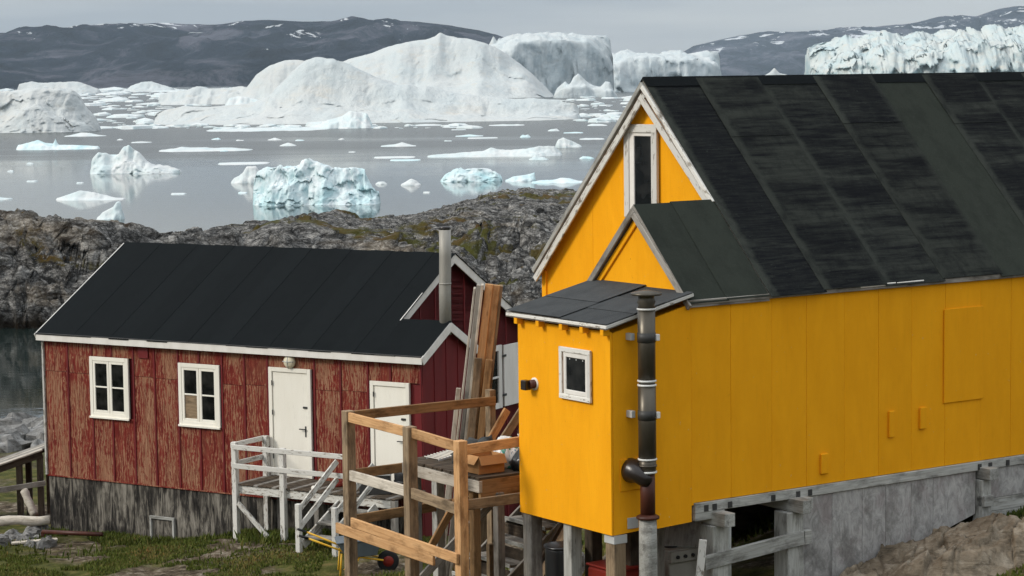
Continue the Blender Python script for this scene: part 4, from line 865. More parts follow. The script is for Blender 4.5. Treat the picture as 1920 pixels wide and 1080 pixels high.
beam('corner_board', yM(A2 - 0.012, W_ - 0.045, 0.2), yM(A2 - 0.012, W_ - 0.045, 2.44), 0.022, 0.09, 'yellow_paint', yel, (0, 1, 0))
# long wall
sm_ = [A1, 1.66, 2.255, 2.771, 3.348, 3.882, 4.41, 4.959, 5.549, 6.07, 6.62, 7.2, 7.8, 8.4, 9.0, 9.6, AE]
for i in range(len(sm_) - 1):
    d = 0.0014 * (i % 2); box('wall_panel', (sm_[i] + 0.0012, -d, zz(0.225)), (sm_[i + 1] - 0.0012, 0.028, zz(2.42)), 'yellow_paint', yel, 0.002)
box('wall_patch', (4.925, -0.022, zz(0.98)), (5.58, -0.004, zz(2.10)), 'yellow_paint', yel, 0.004)
for a, b, c, d in ((4.03, 4.115, 0.66, 0.97), (4.53, 4.63, 0.71, 0.965), (2.97, 3.08, 0.345, 0.575)): box('wall_block', (a, -0.035, zz(c)), (b, -0.004, zz(d)), 'yellow_paint', yel, 0.006)
# roof
def yslab(a0, a1, b0, b1, zf):
    prism('roof', [yM(a0, b0, zf(b0) - 0.012), yM(a0, b1, zf(b1) - 0.012), yM(a0, b1, zf(b1) - 0.10), yM(a0, b0, zf(b0) - 0.075)], (a1 - a0, 0, 0), 'wood_grey', yel)
EV = -0.035
yslab(A2 - 0.10, AE + 0.1, EV, YB, yz); yslab(A2 - 0.10, AE + 0.1, YB, W_ + 0.03, yz)
yslab(A1 - 0.06, A2 - 0.102, EV, XB, yze); yslab(A1 - 0.06, A2 + 0.0, XB, 1.98, yze)
def yfelt(a0, a1, b0, b1, zf, lift, m, nm='roof_felt'):
    L = math.hypot(b1 - b0, zf(b1) - zf(b0))
    if zf(b1) > zf(b0): return strip(nm, yM(a0, b0, zf(b0) - 0.010 + lift), (1, 0, 0), (0, b1 - b0, zf(b1) - zf(b0)), a1 - a0, L, 0.006, m, yel)
    return strip(nm, yM(a1, b1, zf(b1) - 0.010 + lift), (-1, 0, 0), (0, b0 - b1, zf(b0) - zf(b1)), a1 - a0, L, 0.006, m, yel)
av = [A2 - 0.12, 2.98, 3.93, 4.86, 5.83, 6.74, 7.66, 8.58, 9.5, AE + 0.1]
lap = {1: 1.55, 3: 1.66, 5: 1.62, 7: 1.4}
for i in range(len(av) - 1):
    m = 'felt_green' if i == 4 else 'felt_striped'; lf = 0.012 if i % 2 else 0.0; ev = EV - 0.02 - random.uniform(0, 0.03)
    if i in lap: yfelt(av[i], av[i + 1] + 0.03, ev, lap[i] + 0.05, yz, lf, m); yfelt(av[i], av[i + 1] + 0.03, lap[i], YB, yz, lf + 0.008, m)
    else: yfelt(av[i], av[i + 1] + 0.03, ev, YB, yz, lf, m)
    yfelt(av[i], av[i + 1] + 0.03, YB, W_ + 0.04, yz, lf, 'felt_striped')
for i, (a, b, m) in enumerate(((A1 - 0.055, 1.60, 'felt_green'), (1.57, A2 - 0.123, 'felt_green'))): yfelt(a, b, EV - 0.02, XB, yze, 0.012 * i, m); yfelt(a, b + (0.05 if i else 0), XB, 1.99, yze, 0.012 * i, 'felt_green')
prism('ridge_cap', [yM(A2 - 0.11, YB - 0.10, yz(YB - 0.10) + 0.012), yM(A2 - 0.11, YB, YZT + 0.02), yM(A2 - 0.11, YB + 0.10, yz(YB + 0.1) + 0.012), yM(A2 - 0.11, YB, YZT + 0.008)], (AE - A2 + 0.2, 0, 0), 'felt_black', yel)
beam('eave_board', yM(A1 - 0.06, EV - 0.0, yz(EV) - 0.055), yM(AE, EV - 0.0, yz(EV) - 0.055), 0.022, 0.055, 'wood_grey', yel)
for a0, a1 in ((3.55, 4.1), (4.12, 4.55)): beam('eave_flashing', yM(a0, EV - 0.02, yz(EV) - 0.035), yM(a1, EV - 0.02, yz(EV) - 0.03), 0.012, 0.03, 'white_trim', yel)
def ybarge(a, b0, b1, zf, m, hgt, off, th=0.026, nm='bargeboard'):
    n_ = Vector((0, -(zf(b1) - zf(b0)), b1 - b0)).normalized(); n_ = n_ if n_.z > 0 else -n_
    o = Vector((0, 0, -off)); return beam(nm, Vector(yM(a, b0, zf(b0))) + o, Vector(yM(a, b1, zf(b1))) + o, th, hgt, m, yel, n_)
ybarge(A2 - 0.115, YB - 0.03, W_ + 0.02, yz, 'white_worn', 0.085, 0.16); ybarge(A2 - 0.125, YB - 0.015, W_ + 0.03, yz, 'wood_silver', 0.06, 0.045, 0.045)
ybarge(A2 - 0.117, XB - 0.02, YB + 0.05, yz, 'white_flaking', 0.085, 0.155); ybarge(A2 - 0.127, XB - 0.02, YB + 0.02, yz, 'white_flaking', 0.055, 0.045, 0.04)
ybarge(A1 - 0.06, EV - 0.02, XB + 0.03, yze, 'wood_grey', 0.075, 0.055, 0.03); ybarge(A1 - 0.062, XB - 0.01, 1.98, yze, 'wood_grey', 0.075, 0.055, 0.03)
ybarge(A1 - 0.012, XB - 0.02, 1.93, yze, 'yellow_paint', 0.07, 0.15, 0.026)
def yrow(w_, a0, a1, pts, m, nm):
    for b0, z0, b1, z1 in pts:
        o = box(nm, (a0, b0, zz(z0)), (a1, b1, zz(z1)), m, yel); o.parent = w_; o.location = Vector(o.location) - w_.location
def vbeams(w_, a, segs, th, wd, m, nm):
    for p, q in segs:
        up = (0, 1, 0) if abs(p[1] - q[1]) > abs(p[0] - q[0]) else (0, 0, 1)
        o = beam(nm, yM(a, *p), yM(a, *q), th if up[2] else th, wd, m, yel, up); o.parent = w_; o.location = Vector(o.location) - w_.location
# tall gable window
gwn = box('window', (A2 - 0.02, 2.170, zz(3.3)), (A2 + 0.01, 2.490, zz(4.19)), 'black_iron', yel)
vbeams(gwn, A2 - 0.035, (((2.100, 3.2), (2.100, 4.26)), ((2.640, 3.2), (2.640, 4.26))), 0.04, 0.10, 'white_flaking', 'frame'); vbeams(gwn, A2 - 0.037, (((2.050, 4.27), (2.690, 4.27)),), 0.04, 0.10, 'white_flaking', 'frame')
vbeams(gwn, A2 - 0.028, (((2.545, 3.2), (2.545, 4.22)),), 0.03, 0.09, 'white_trim', 'casement'); vbeams(gwn, A2 - 0.026, (((2.160, 4.20), (2.510, 4.20)),), 0.03, 0.045, 'white_trim', 'casement'); vbeams(gwn, A2 - 0.026, (((2.160, 3.2), (2.160, 4.18)),), 0.03, 0.03, 'white_trim', 'casement')
yrow(gwn, A2 - 0.030, A2 - 0.0205, ((2.178, 3.31, 2.498, 4.175),), 'window_glass', 'pane')
# annex window
awn = box('window', (-0.012, 0.38, zz(1.47)), (0.002, 0.80, zz(1.90)), 'black_iron', yel)
vbeams(awn, -0.022, (((0.345, 1.40), (0.345, 1.965)), ((0.865, 1.40), (0.865, 1.965))), 0.03, 0.055, 'white_flaking', 'frame'); vbeams(awn, -0.024, (((0.318, 1.94), (0.892, 1.94)), ((0.318, 1.425), (0.892, 1.425))), 0.03, 0.055, 'white_flaking', 'frame')
vbeams(awn, -0.018, (((0.39, 1.45), (0.39, 1.91)), ((0.79, 1.45), (0.79, 1.91))), 0.024, 0.05, 'white_trim', 'casement'); vbeams(awn, -0.0185, (((0.40, 1.885), (0.78, 1.885)), ((0.40, 1.48), (0.78, 1.48))), 0.024, 0.05, 'white_trim', 'casement')
yrow(awn, -0.0165, -0.0125, ((0.412, 1.505, 0.768, 1.86),), 'window_glass', 'pane')
for k in range(3): yrow(awn, -0.021, -0.017, ((0.46 + 0.12 * k, 1.835, 0.475 + 0.12 * k, 1.85),), 'galvanised', 'curtain_clip')
# annex roof
def yr(a): return 2.275 + (a + 0.12) * 0.225
prism('annex_roof', [yM(-0.09, -0.06, yr(-0.12) - 0.05), yM(A1 - 0.0, -0.04, yr(A1) - 0.05), yM(A1 - 0.0, -0.04, yr(A1)), yM(-0.09, -0.06, yr(-0.12))], (0, BW + 0.16, 0), 'wood_grey', yel)
sl_ = (0, 0.225)
def apan(a0, a1, b0, b1, lift): strip('roof_felt', yM(a0, b1, yr(a0) + 0.002 + lift), (0, -1, 0), (a1 - a0, 0, yr(a1) - yr(a0)), b1 - b0, math.hypot(a1 - a0, yr(a1) - yr(a0)), 0.006, 'felt_grey', yel)
apan(-0.10, 0.30, -0.07, 0.80, 0.0); apan(0.28, 0.70, -0.065, 0.80, 0.007); apan(0.68, A1 - 0.005, -0.06, 0.80, 0.0); apan(-0.10, 0.45, 0.78, BW + 0.08, 0.014); apan(0.43, A1 - 0.005, 0.78, BW + 0.06, 0.022)
beam('drip_edge', yM(-0.10, -0.07, yr(-0.12) - 0.02), yM(-0.10, BW + 0.08, yr(-0.12) - 0.02), 0.012, 0.035, 'white_flaking', yel); beam('drip_edge', yM(-0.10, -0.07, yr(-0.10) - 0.025), yM(A1, -0.05, yr(A1) - 0.025), 0.012, 0.035, 'white_flaking', yel)
for b in (0.03, 0.40, 0.78, 1.22, 1.64): box('rafter_end', (-0.09, b - 0.03, zz(2.155)), (-0.001, b + 0.03, zz(2.222)), 'yellow_paint', yel, 0.004)
# vent on the annex front
vn = lathe('vent', [(0.07, -0.012), (0.07, 0.0), (0.05, 0.008), (0.05, 0.07), (0.02, 0.071)], 'rusty_iron', yel, yM(0.0, 1.40, 1.495), 16, (0, R(-90), 0))
box('hood', (-0.065, 0.0, 0.05), (0.045, 0.10, 0.13), 'black_iron', vn, 0.008)
lathe('collar', [(0.072, -0.008), (0.072, 0.010), (0.05, 0.011)], 'white_trim', vn, n=16)
# flue on the long side
CA, CB = 0.335, -0.20
def fz(y): return zz(2.6 - (y - 550) * 0.00573)
fl_ = empty('flue', (CA, CB, 0)); fl_.parent = yel
for i, (y0, y1, m, r_) in enumerate(((578, 712, 'smoked_pipe', 0.094), (722, 860, 'smoked_pipe', 0.096), (884, 968, 'rusty_iron', 0.080))): lathe('pipe_section', [(r_, fz(y1)), (r_, fz(y0))], m, fl_, n=22)
for y in (579, 713, 721, 860, 872, 884): lathe('joint_band', [(0.092, fz(y) - 0.012), (0.103, fz(y) - 0.008), (0.103, fz(y) + 0.008), (0.092, fz(y) + 0.012)], 'bright_steel' if y not in (872,) else 'smoked_pipe', fl_, n=22)
lathe('pipe_section', [(0.094, fz(884)), (0.094, fz(860))], 'smoked_pipe', fl_, n=22); lathe('pipe_section', [(0.09, fz(722)), (0.09, fz(712))], 'smoked_pipe', fl_, n=22)
lathe('cap', [(0.10, fz(579)), (0.085, fz(572)), (0.10, fz(566)), (0.085, fz(560)), (0.085, fz(555)), (0.165, fz(553)), (0.165, fz(549)), (0.03, fz(544))], 'smoked_pipe', fl_, n=22)
for y in (632, 777):
    lathe('bracket_band', [(0.095, fz(y + 9)), (0.1, fz(y + 9)), (0.1, fz(y - 9)), (0.095, fz(y - 9))], 'dark_metal', fl_, n=22)
    box('bracket', (-0.13, 0.10, fz(y + 6)), (-0.08, 0.198, fz(y - 7)), 'galvanised', fl_); box('bracket', (0.055, -0.105, fz(y + 6)), (0.10, -0.055, fz(y - 6)), 'white_trim', fl_)
el = tube('elbow', [(-0.08, 0.20, fz(884)), (-0.085, 0.12, fz(884)), (-0.085, 0.04, fz(888)), (-0.06, -0.01, fz(896)), (-0.01, -0.02, fz(902))], [0.135, 0.13, 0.10, 0.085, 0.075], 'black_iron', fl_, 18)
box('wall_plate', (-0.22, 0.184, fz(922)), (0.09, 0.197, fz(862)), 'yellow_paint', fl_)
lathe('flange', [(0.125, fz(972)), (0.125, fz(968)), (0.08, fz(964))], 'rusty_iron', fl_, n=22)
lathe('support_post', [(0.10, -0.6), (0.098, fz(1020)), (0.094, fz(973))], 'wood_silver', fl_, n=18)
box('sheet_patch', (-0.13, 0.185, zz(0.05)), (0.02, 0.196, zz(0.17)), 'galvanised', fl_)
# posts and sill below
def pst(a, b, z1, wd=0.17, m='wood_grey', z0=-1.2, nm='foundation_post'):
    return beam(nm, (a, b, z0), yM(a, b, z1), wd, wd, m, yel, (1, 0, 0), 0.008)
pst(0.12, 0.09, -0.004, 0.16, 'wood_tan'); pst(0.10, 1.62, -0.004, 0.16, 'wood_grey'); pst(0.12, 0.88, -0.004, 0.15, 'wood_silver'); pst(0.95, 0.9, -0.004, 0.15, 'wood_dark'); pst(0.95, 1.62, -0.004, 0.15, 'wood_dark'); pst(1.02, 0.55, 0.0, 0.15, 'wood_grey')
box('post_shoe', (0.03, 0.0, zz(-0.10)), (0.21, 0.18, zz(-0.006)), 'galvanised', yel)
beam('sill_beam', yM(A1 + 0.03, 0.02, 0.165), yM(AE, 0.02, 0.165), 0.09, 0.11, 'wood_silver', yel); beam('sill_beam', yM(A1 + 0.03, 0.022, 0.065), yM(1.55, 0.022, 0.065), 0.09, 0.085, 'wood_silver', yel)
beam('cross_beam', yM(1.44, -0.24, 0.03), yM(1.44, 2.2, 0.03), 0.15, 0.15, 'wood_silver', yel); beam('cross_beam', yM(2.55, -0.26, 0.05), yM(2.55, 4.2, 0.05), 0.13, 0.15, 'wood_silver', yel); beam('cross_beam', yM(5.58, -0.2, 0.08), yM(5.58, 4.2, 0.08), 0.13, 0.14, 'wood_silver', yel)
beam('cross_beam', yM(2.68, -0.16, 0.06), yM(2.68, 1.0, 0.06), 0.10, 0.13, 'wood_silver', yel); beam('cross_beam', yM(5.71, -0.12, 0.08), yM(5.71, 0.8, 0.08), 0.08, 0.12, 'wood_silver', yel)
pst(1.44, 0.03, -0.05, 0.23, 'wood_silver'); pst(2.53, 0.03, -0.03, 0.24, 'wood_silver'); pst(5.58, -0.01, 0.0, 0.16, 'wood_silver', 0.72); box('post_block', (5.50, -0.13, zz(-0.32)), (5.66, 0.0, zz(-0.19)), 'wood_silver', yel)
for b in (2.2, 4.2): pst(1.9, b, 0.1, 0.2, 'wood_dark', -1.8); pst(4.5, b, 0.1, 0.2, 'wood_dark')
beam('cross_rail', yM(1.2, -0.08, -0.44), yM(2.63, -0.10, -0.33), 0.05, 0.16, 'wood_silver', yel)
box('post_block', (2.66, -0.10, zz(-0.42)), (2.76, -0.02, zz(-0.26)), 'wood_silver', yel)
tube('conduit', [yM(1.60, -0.03, 0.0), yM(1.585, -0.05, -0.04), yM(1.575, -0.06, -0.10), yM(1.575, -0.06, -0.9)], 0.025, 'galvanised', yel, 10)
for a in (1.28, 1.40, 1.62, 2.25, 2.62, 2.80, 5.52, 5.70, 6.0, 6.5): box('bolt_plate', (a - 0.03, -0.034, zz(0.12)), (a + 0.03, -0.024, zz(0.19)), 'dark_metal', yel, 0.002)
sk = [2.69, 3.16, 3.63, 4.0, 4.41, 4.77, 5.48]
for i in range(len(sk) - 1):
    a0, a1 = sk[i], sk[i + 1]; g0, g1 = [G(*ty(a, 0.0)) - YZ for a in (a0, a1)]
    prism('skirting_panel', [(a0 + 0.003, 0.0, g0 - 0.05 + 0.04 * i), (a1 - 0.003, 0.0, g1 - 0.05 + 0.04 * i), (a1 - 0.003, 0.0, zz(0.105)), (a0 + 0.003, 0.0, zz(0.105))], (0, 0.02 + 0.004 * (i % 2), 0), 'grey_plywood', yel)
for a0, a1, z0, z1 in ((5.68, 6.9, -0.26, 0.105), (5.68, 8.2, -0.42, -0.264), (6.9, 8.2, -0.26, 0.105), (5.62, 8.2, -0.62, -0.424)): box('skirting_panel', (a0, 0.0, zz(z0)), (a1 - 0.004, 0.03, zz(z1)), 'grey_plywood' if z1 > 0 else 'wood_silver', yel)
box('under_floor', (A2 + 0.05, 0.1, zz(0.13)), (AE, 4.3, zz(0.19)), 'wood_dark', yel)
box('added_back_skirting', (4.3, 4.28, -1.2), (AE, 4.32, zz(0.2)), 'wood_dark', yel); box('added_back_skirting', (AE - 0.06, 0.1, -0.5), (AE - 0.02, 4.2, zz(0.2)), 'wood_dark', yel)  # dark sheets added at the back to keep the space below the floor dark

# ------------------------------------------------------------------ porch of the yellow house
yp = empty('timber_porch', (YO[0], YO[1], YZ), math.atan2(YX[1], YX[0]))
tag(yp, 'half-built porch of raw timber posts and rails beside the yellow annex', 'porch')
AF, B3, B2, B1 = -0.752, 1.785, 2.88, 4.277
def bm_(nm, p, q, wd, hg, m, up=(0, 0, 1)): return beam(nm, yM(*p), yM(*q), wd, hg, m, yp, up)
bm_('post', (AF, B3, -2.4), (AF, B3, 0.885), 0.12, 0.115, 'wood_new', (1, 0, 0)); bm_('post', (AF + 0.02, B2, -2.6), (AF + 0.02, B2, 0.91), 0.125, 0.125, 'wood_tan', (1, 0, 0)); bm_('post', (AF + 0.02, B1, -2.8), (AF + 0.02, B1, 0.935), 0.125, 0.12, 'wood_tan', (1, 0, 0))
bm_('post', (1.36, B1 + 0.05, -1.5), (1.36, B1 + 0.05, 1.0), 0.11, 0.09, 'wood_tan', (1, 0, 0)); bm_('post', (0.55, B1 + 0.03, -2.6), (0.55, B1 + 0.03, 0.25), 0.12, 0.12, 'wood_silver', (1, 0, 0))
def railb(p, q, m, h=0.115, th=0.04): bm_('rail', p, q, th, h, m)
railb((AF + 0.0, B1 + 0.02, 0.865), (AF + 0.0, B2 + 0.06, 0.845), 'wood_new'); railb((AF + 0.02, B2 - 0.06, 0.84), (AF + 0.02, B3 + 0.06, 0.80), 'wood_new')
railb((AF + 0.0, B1 - 0.06, 0.16), (AF, B2 + 0.06, 0.15), 'wood_bleached', 0.125); railb((AF, B2 - 0.06, 0.145), (AF, B3 + 0.06, 0.10), 'wood_tan', 0.125)
railb((AF - 0.085, B1 + 0.15, -0.50), (AF - 0.085, B3 + 0.45, -0.53), 'wood_new', 0.125, 0.035); railb((AF - 0.09, B1 - 0.22, -0.375), (AF - 0.09, B3 - 0.05, -0.43), 'wood_new', 0.115, 0.035)
railb((AF, B1, 0.87), (1.40, B1, 0.86), 'wood_brown'); railb((AF + 0.06, B1, 0.16), (0.55, B1, 0.165), 'wood_brown'); railb((AF + 0.06, B1, -0.40), (1.2, B1, -0.36), 'wood_brown', 0.12)  # rails turned from the sun: their shade is put into the brown
railb((AF + 0.06, B3 + 0.02, 0.77), (0.35, B3 + 0.0, 0.80), 'wood_new'); railb((AF + 0.06, B3 + 0.02, 0.145), (0.35, B3, 0.15), 'wood_tan')
# deck
DA0, DA1, DB0, DB1, DZ = -0.06, 2.12, 2.43, 4.12, 0.30
nb = 17; e_ = np.linspace(DB0, DB1, nb + 1)
for i in range(nb): box('deck_board', (DA0 - 0.02 + random.uniform(-.01, .01), e_[i] + 0.008, zz(DZ - 0.03)), (DA1, e_[i + 1] - 0.008, zz(DZ)), 'wood_dark', yp, 0.004)
bm_('joist', (DA0, DB0, DZ - 0.11), (DA0, DB1, DZ - 0.11), 0.05, 0.14, 'wood_bleached'); bm_('joist', (DA0, DB0 + 0.03, DZ - 0.14), (DA1, DB0 + 0.03, DZ - 0.14), 0.05, 0.22, 'wood_brown'); bm_('joist', (DA0, DB1 - 0.03, DZ - 0.12), (DA1, DB1 - 0.03, DZ - 0.12), 0.05, 0.18, 'wood_brown')
bm_('joist', (1.0, DB0, DZ - 0.12), (1.0, DB1, DZ - 0.12), 0.05, 0.17, 'wood_dark')
for a, b, m in ((0.05, DB0 + 0.3, 'wood_brown'), (0.05, DB1 - 0.1, 'wood_silver'), (1.9, DB0 + 0.1, 'wood_dark'), (1.9, DB1 - 0.1, 'wood_silver'), (0.2, DB0 + 0.02, 'wood_grey')): bm_('post', (a, b, -2.4), (a, b, DZ - 0.2), 0.10, 0.10, m, (1, 0, 0))
bm_('brace', (0.3, DB1 + 0.04, -0.9), (1.5, DB1 + 0.04, 0.75), 0.04, 0.10, 'wood_new'); bm_('brace', (0.1, DB0 - 0.05, -1.6), (1.5, DB0 - 0.05, 0.1), 0.05, 0.14, 'wood_dark'); bm_('brace', (-0.5, B2 + 0.4, -1.1), (0.6, B2 + 0.2, -0.1), 0.04, 0.10, 'wood_grey')
bm_('brace', (1.45, DB1 + 0.35, 0.1), (2.15, DB1 + 0.1, 1.15), 0.05, 0.10, 'wood_tan')

# stairs below the annex
st = empty('timber_stairs', (-0.2, 27.6, G(-0.2, 27.6)), math.atan2(YX[1], YX[0])); tag(st, 'worn grey stair flight with mossy treads under the porch', 'stairs')
zb = 4.62 - st.location.z
for k in range(5):
    z = zb + 0.20 * k; a = -0.35 + 0.27 * k
    beam('tread', (a, -0.15, z), (a, 0.75, z), 0.24, 0.035, 'wood_grey', st); beam('riser', (a + 0.13, -0.15, z + 0.08), (a + 0.13, 0.75, z + 0.08), 0.02, 0.15, 'wood_dark', st); beam('nosing', (a - 0.13, -0.15, z + 0.008), (a - 0.13, 0.75, z + 0.008), 0.02, 0.05, 'wood_silver', st)
for b in (-0.18, 0.78): beam('stringer', (-0.6, b, zb - 0.28), (1.0, b, zb + 0.90), 0.04, 0.22, 'wood_grey', st)
beam('post', (-0.3, -0.25, -0.3), (-0.3, -0.25, zb + 0.75), 0.07, 0.07, 'wood_tan', st, (1, 0, 0))

# ------------------------------------------------------------------ leaning planks
pl = [(-1.10, 29.30, -0.475, 29.0, 8.33, 0.030, 0.15, 'wood_bleached', 'outermost pale plank of the leaning timber stack'), (-1.03, 29.26, -0.42, 28.96, 8.375, 0.055, 0.16, 'wood_grey', 'grey plank next to the outermost pale plank of the leaning stack'),
      (-0.98, 29.22, -0.375, 28.93, 8.38, 0.035, 0.18, 'wood_bleached', 'thin pale plank just outside the widest tan board'), (-0.90, 29.20, -0.29, 28.90, 8.385, 0.10, 0.05, 'wood_new', 'widest tan board at the centre of the leaning stack'), (-0.80, 29.22, -0.20, 28.92, 8.37, 0.10, 0.05, 'wood_new', 'brown board on the shutter side of the widest tan board'),
      (-0.72, 29.26, -0.14, 28.97, 8.36, 0.05, 0.12, 'wood_tan', 'tall tan plank of the leaning stack nearest the shutter'), (-0.86, 29.10, -0.44, 28.86, 7.44, 0.10, 0.045, 'wood_tan', 'shorter weathered board in front of the leaning stack'), (-0.78, 29.12, -0.30, 28.86, 7.42, 0.09, 0.045, 'wood_brown', 'short dark-streaked board beside the tan centre board'),
      (-1.12, 29.1, -0.70, 28.92, 7.05, 0.06, 0.05, 'wood_bleached', 'short thin batten at the outer foot of the leaning stack'), (-0.50, 29.2, -0.28, 28.93, 6.95, 0.10, 0.06, 'wood_tan', 'stub of plank rising beside the open shutter')]
for x0, y0, x1, y1, z1, wd, dp, m, lb in pl:
    z0 = G(x0, y0) + 0.01
    o = beam('plank', (x0, y0, z0), (x1, y1, z1), wd, dp, m, None, (0, -1, 0.05)); tag(o, lb or 'plank in the middle of the leaning timber stack', 'plank', 'planks leaning behind the porch')

# ------------------------------------------------------------------ things on the deck
def onDeck(a, b): p = ty(a, b); return (p[0], p[1], YZ + zz(DZ) + 0.004)
YR = math.atan2(YX[1], YX[0])
cb = empty('cardboard_box', onDeck(0.20, 2.72), YR); tag(cb, 'open brown cardboard box on the porch deck', 'box')
bw, bd, bh = 0.36, 0.27, 0.21
for p, q in (((-bw / 2, -bd / 2, 0), (bw / 2, -bd / 2 + 0.006, bh)), ((-bw / 2, bd / 2 - 0.006, 0), (bw / 2, bd / 2, bh)), ((-bw / 2, -bd / 2 + 0.006, 0), (-bw / 2 + 0.006, bd / 2 - 0.006, bh)), ((bw / 2 - 0.006, -bd / 2 + 0.006, 0), (bw / 2, bd / 2 - 0.006, bh)), ((-bw / 2, -bd / 2, 0.0), (bw / 2, bd / 2, 0.005))): box('side', p, q, 'cardboard', cb, 0.001)
for pts in (((-bw / 2, -bd / 2, bh), (bw / 2, -bd / 2, bh), (bw / 2, -bd / 2 - 0.05, bh - 0.10), (-bw / 2, -bd / 2 - 0.05, bh - 0.10)), ((-bw / 2, bd / 2, bh), (bw / 2, bd / 2, bh), (bw / 2, bd / 2 + 0.08, bh + 0.08), (-bw / 2, bd / 2 + 0.08, bh + 0.08)), ((-bw / 2, -bd / 2, bh), (-bw / 2, bd / 2, bh), (-bw / 2 - 0.07, bd / 2, bh - 0.09), (-bw / 2 - 0.07, -bd / 2, bh - 0.09))): prism('flap', pts, (0.0, -0.004, 0.004), 'cardboard', cb)
tag(blob('printed_bag', 0.20, 0.17, 0.26, 'printed_bag', (*onDeck(0.62, 2.85)[:2], onDeck(0, 0)[2] + 0.09), 4, 0.22, 2.0, 16), 'white plastic bag with green print beside the cardboard box', 'bag')
tag(blob('black_sack', 0.16, 0.16, 0.17, 'black_plastic', (*onDeck(0.66, 2.56)[:2], onDeck(0, 0)[2] + 0.06), 6, 0.28, 2.4, 16), 'crumpled black plastic sack against the yellow annex', 'sack')
tag(blob('dark_tarpaulin', 0.30, 0.20, 0.20, 'grey_fabric', (*onDeck(0.55, 3.35)[:2], onDeck(0, 0)[2] + 0.07), 8, 0.45, 2.2, 18), 'heap of dark grey tarpaulin behind the cardboard box', 'tarpaulin')
bu = empty('paint_bucket', onDeck(1.62, 3.95), YR); tag(bu, 'small white paint bucket at the back of the porch deck', 'bucket')
lathe('body', [(0.075, 0), (0.09, 0.14), (0.095, 0.145), (0.095, 0.155), (0.08, 0.15), (0.02, 0.12)], 'white_paint', bu, n=18); tube('handle', [(-0.09, 0, 0.13), (-0.07, 0.05, 0.20), (0.0, 0.07, 0.23), (0.07, 0.05, 0.20), (0.09, 0, 0.13)], 0.005, 'dark_metal', bu, 6)
rk = empty('wire_rack', onDeck(0.42, 3.85), YR + 0.1); tag(rk, 'pale wire rack lying on the dark deck boards', 'rack'); rk.rotation_euler[1] = R(-6)
for k in range(2): beam('rail', (-0.25 + 0.0, -0.12 + 0.24 * k, 0.03), (0.25, -0.12 + 0.24 * k, 0.03), 0.015, 0.03, 'galvanised', rk)
for k in range(11): beam('bar', (-0.24 + 0.048 * k, -0.13, 0.045), (-0.24 + 0.048 * k, 0.17, 0.045), 0.010, 0.012, 'white_paint', rk)

# ------------------------------------------------------------------ things under the yellow house
def onG(x, y, dz=0.0): return (x, y, G(x, y) + dz)
def up_to(e, z): return z - e.location.z
p = (1.86, 26.0); stv = empty('old_stove', onG(*p), YR); tag(stv, 'discarded white cooking stove under the yellow house', 'stove')
zt = up_to(stv, 5.60)
box('body', (-0.32, -0.28, -0.1), (0.30, 0.30, zt - 0.10), 'enamel_white', stv, 0.01); box('control_panel', (-0.33, -0.33, zt - 0.14), (0.31, -0.285, zt - 0.01), 'enamel_white', stv, 0.006); box('hob', (-0.33, -0.28, zt - 0.095), (0.31, 0.31, zt), 'enamel_white', stv, 0.008)
for k in range(5): lathe('knob', [(0.022, 0), (0.02, 0.022), (0.004, 0.023)], 'dark_metal', stv, (-0.24 + 0.11 * k, -0.331, zt - 0.075), 12, (R(90), 0, 0))
for a, b in ((-0.16, -0.1), (0.14, -0.1), (-0.16, 0.16), (0.14, 0.16)): lathe('hotplate', [(0.09, 0), (0.09, 0.012), (0.01, 0.013)], 'dark_metal', stv, (a, b, zt + 0.001), 16)
p = (1.20, 25.35); rc = empty('red_tank', onG(*p), YR); tag(rc, 'dull red metal box under the annex', 'tank'); zt = up_to(rc, 5.52)
box('body', (-0.30, -0.26, -0.1), (0.32, 0.26, zt - 0.03), 'red_enamel', rc, 0.03); box('lid', (-0.31, -0.27, zt - 0.025), (0.33, 0.27, zt), 'red_enamel', rc, 0.01); lathe('filler_cap', [(0.04, 0), (0.04, 0.04), (0.01, 0.045)], 'galvanised', rc, (0.1, -0.15, zt), 12)
p = (0.55, 25.9); dk = empty('dark_drum', onG(*p)); tag(dk, 'black drum standing between the annex posts', 'drum'); zt = up_to(dk, 5.62)
lathe('body', [(0.2, -0.1), (0.21, 0.1), (0.21, zt - 0.05), (0.2, zt)], 'black_plastic', dk, n=20); lathe('rim', [(0.2, zt - 0.03), (0.225, zt - 0.02), (0.225, zt), (0.19, zt + 0.005)], 'black_plastic', dk, n=20)
q = ty(1.12, -0.12); o = beam('white_batten', (q[0] - 0.10, q[1] - 0.02, G(*q) - 0.02), (q[0] + 0.03, q[1] + 0.02, 5.94), 0.085, 0.035, 'white_flaking', None, (0, 1, 0)); tag(o, 'flaking white plank leaning on the grey house post', 'plank')
for i, (a, b, z0, c, d, z1, m, lb) in enumerate(((1.7, 1.0, -0.5, 2.3, 1.6, 0.1, 'wood_silver', 'pale board propped in the dark below the long yellow wall'), (1.9, 0.8, -0.75, 1.75, 0.6, 0.0, 'wood_dark', 'thin dark rod hanging behind the grey posts'))):
    q0, q1 = ty(a, b), ty(c, d); tag(beam('loose_board', (q0[0], q0[1], YZ + zz(z0)), (q1[0], q1[1], YZ + zz(z1)), 0.04 if i else 0.50, 0.03, m, None), lb, 'board')
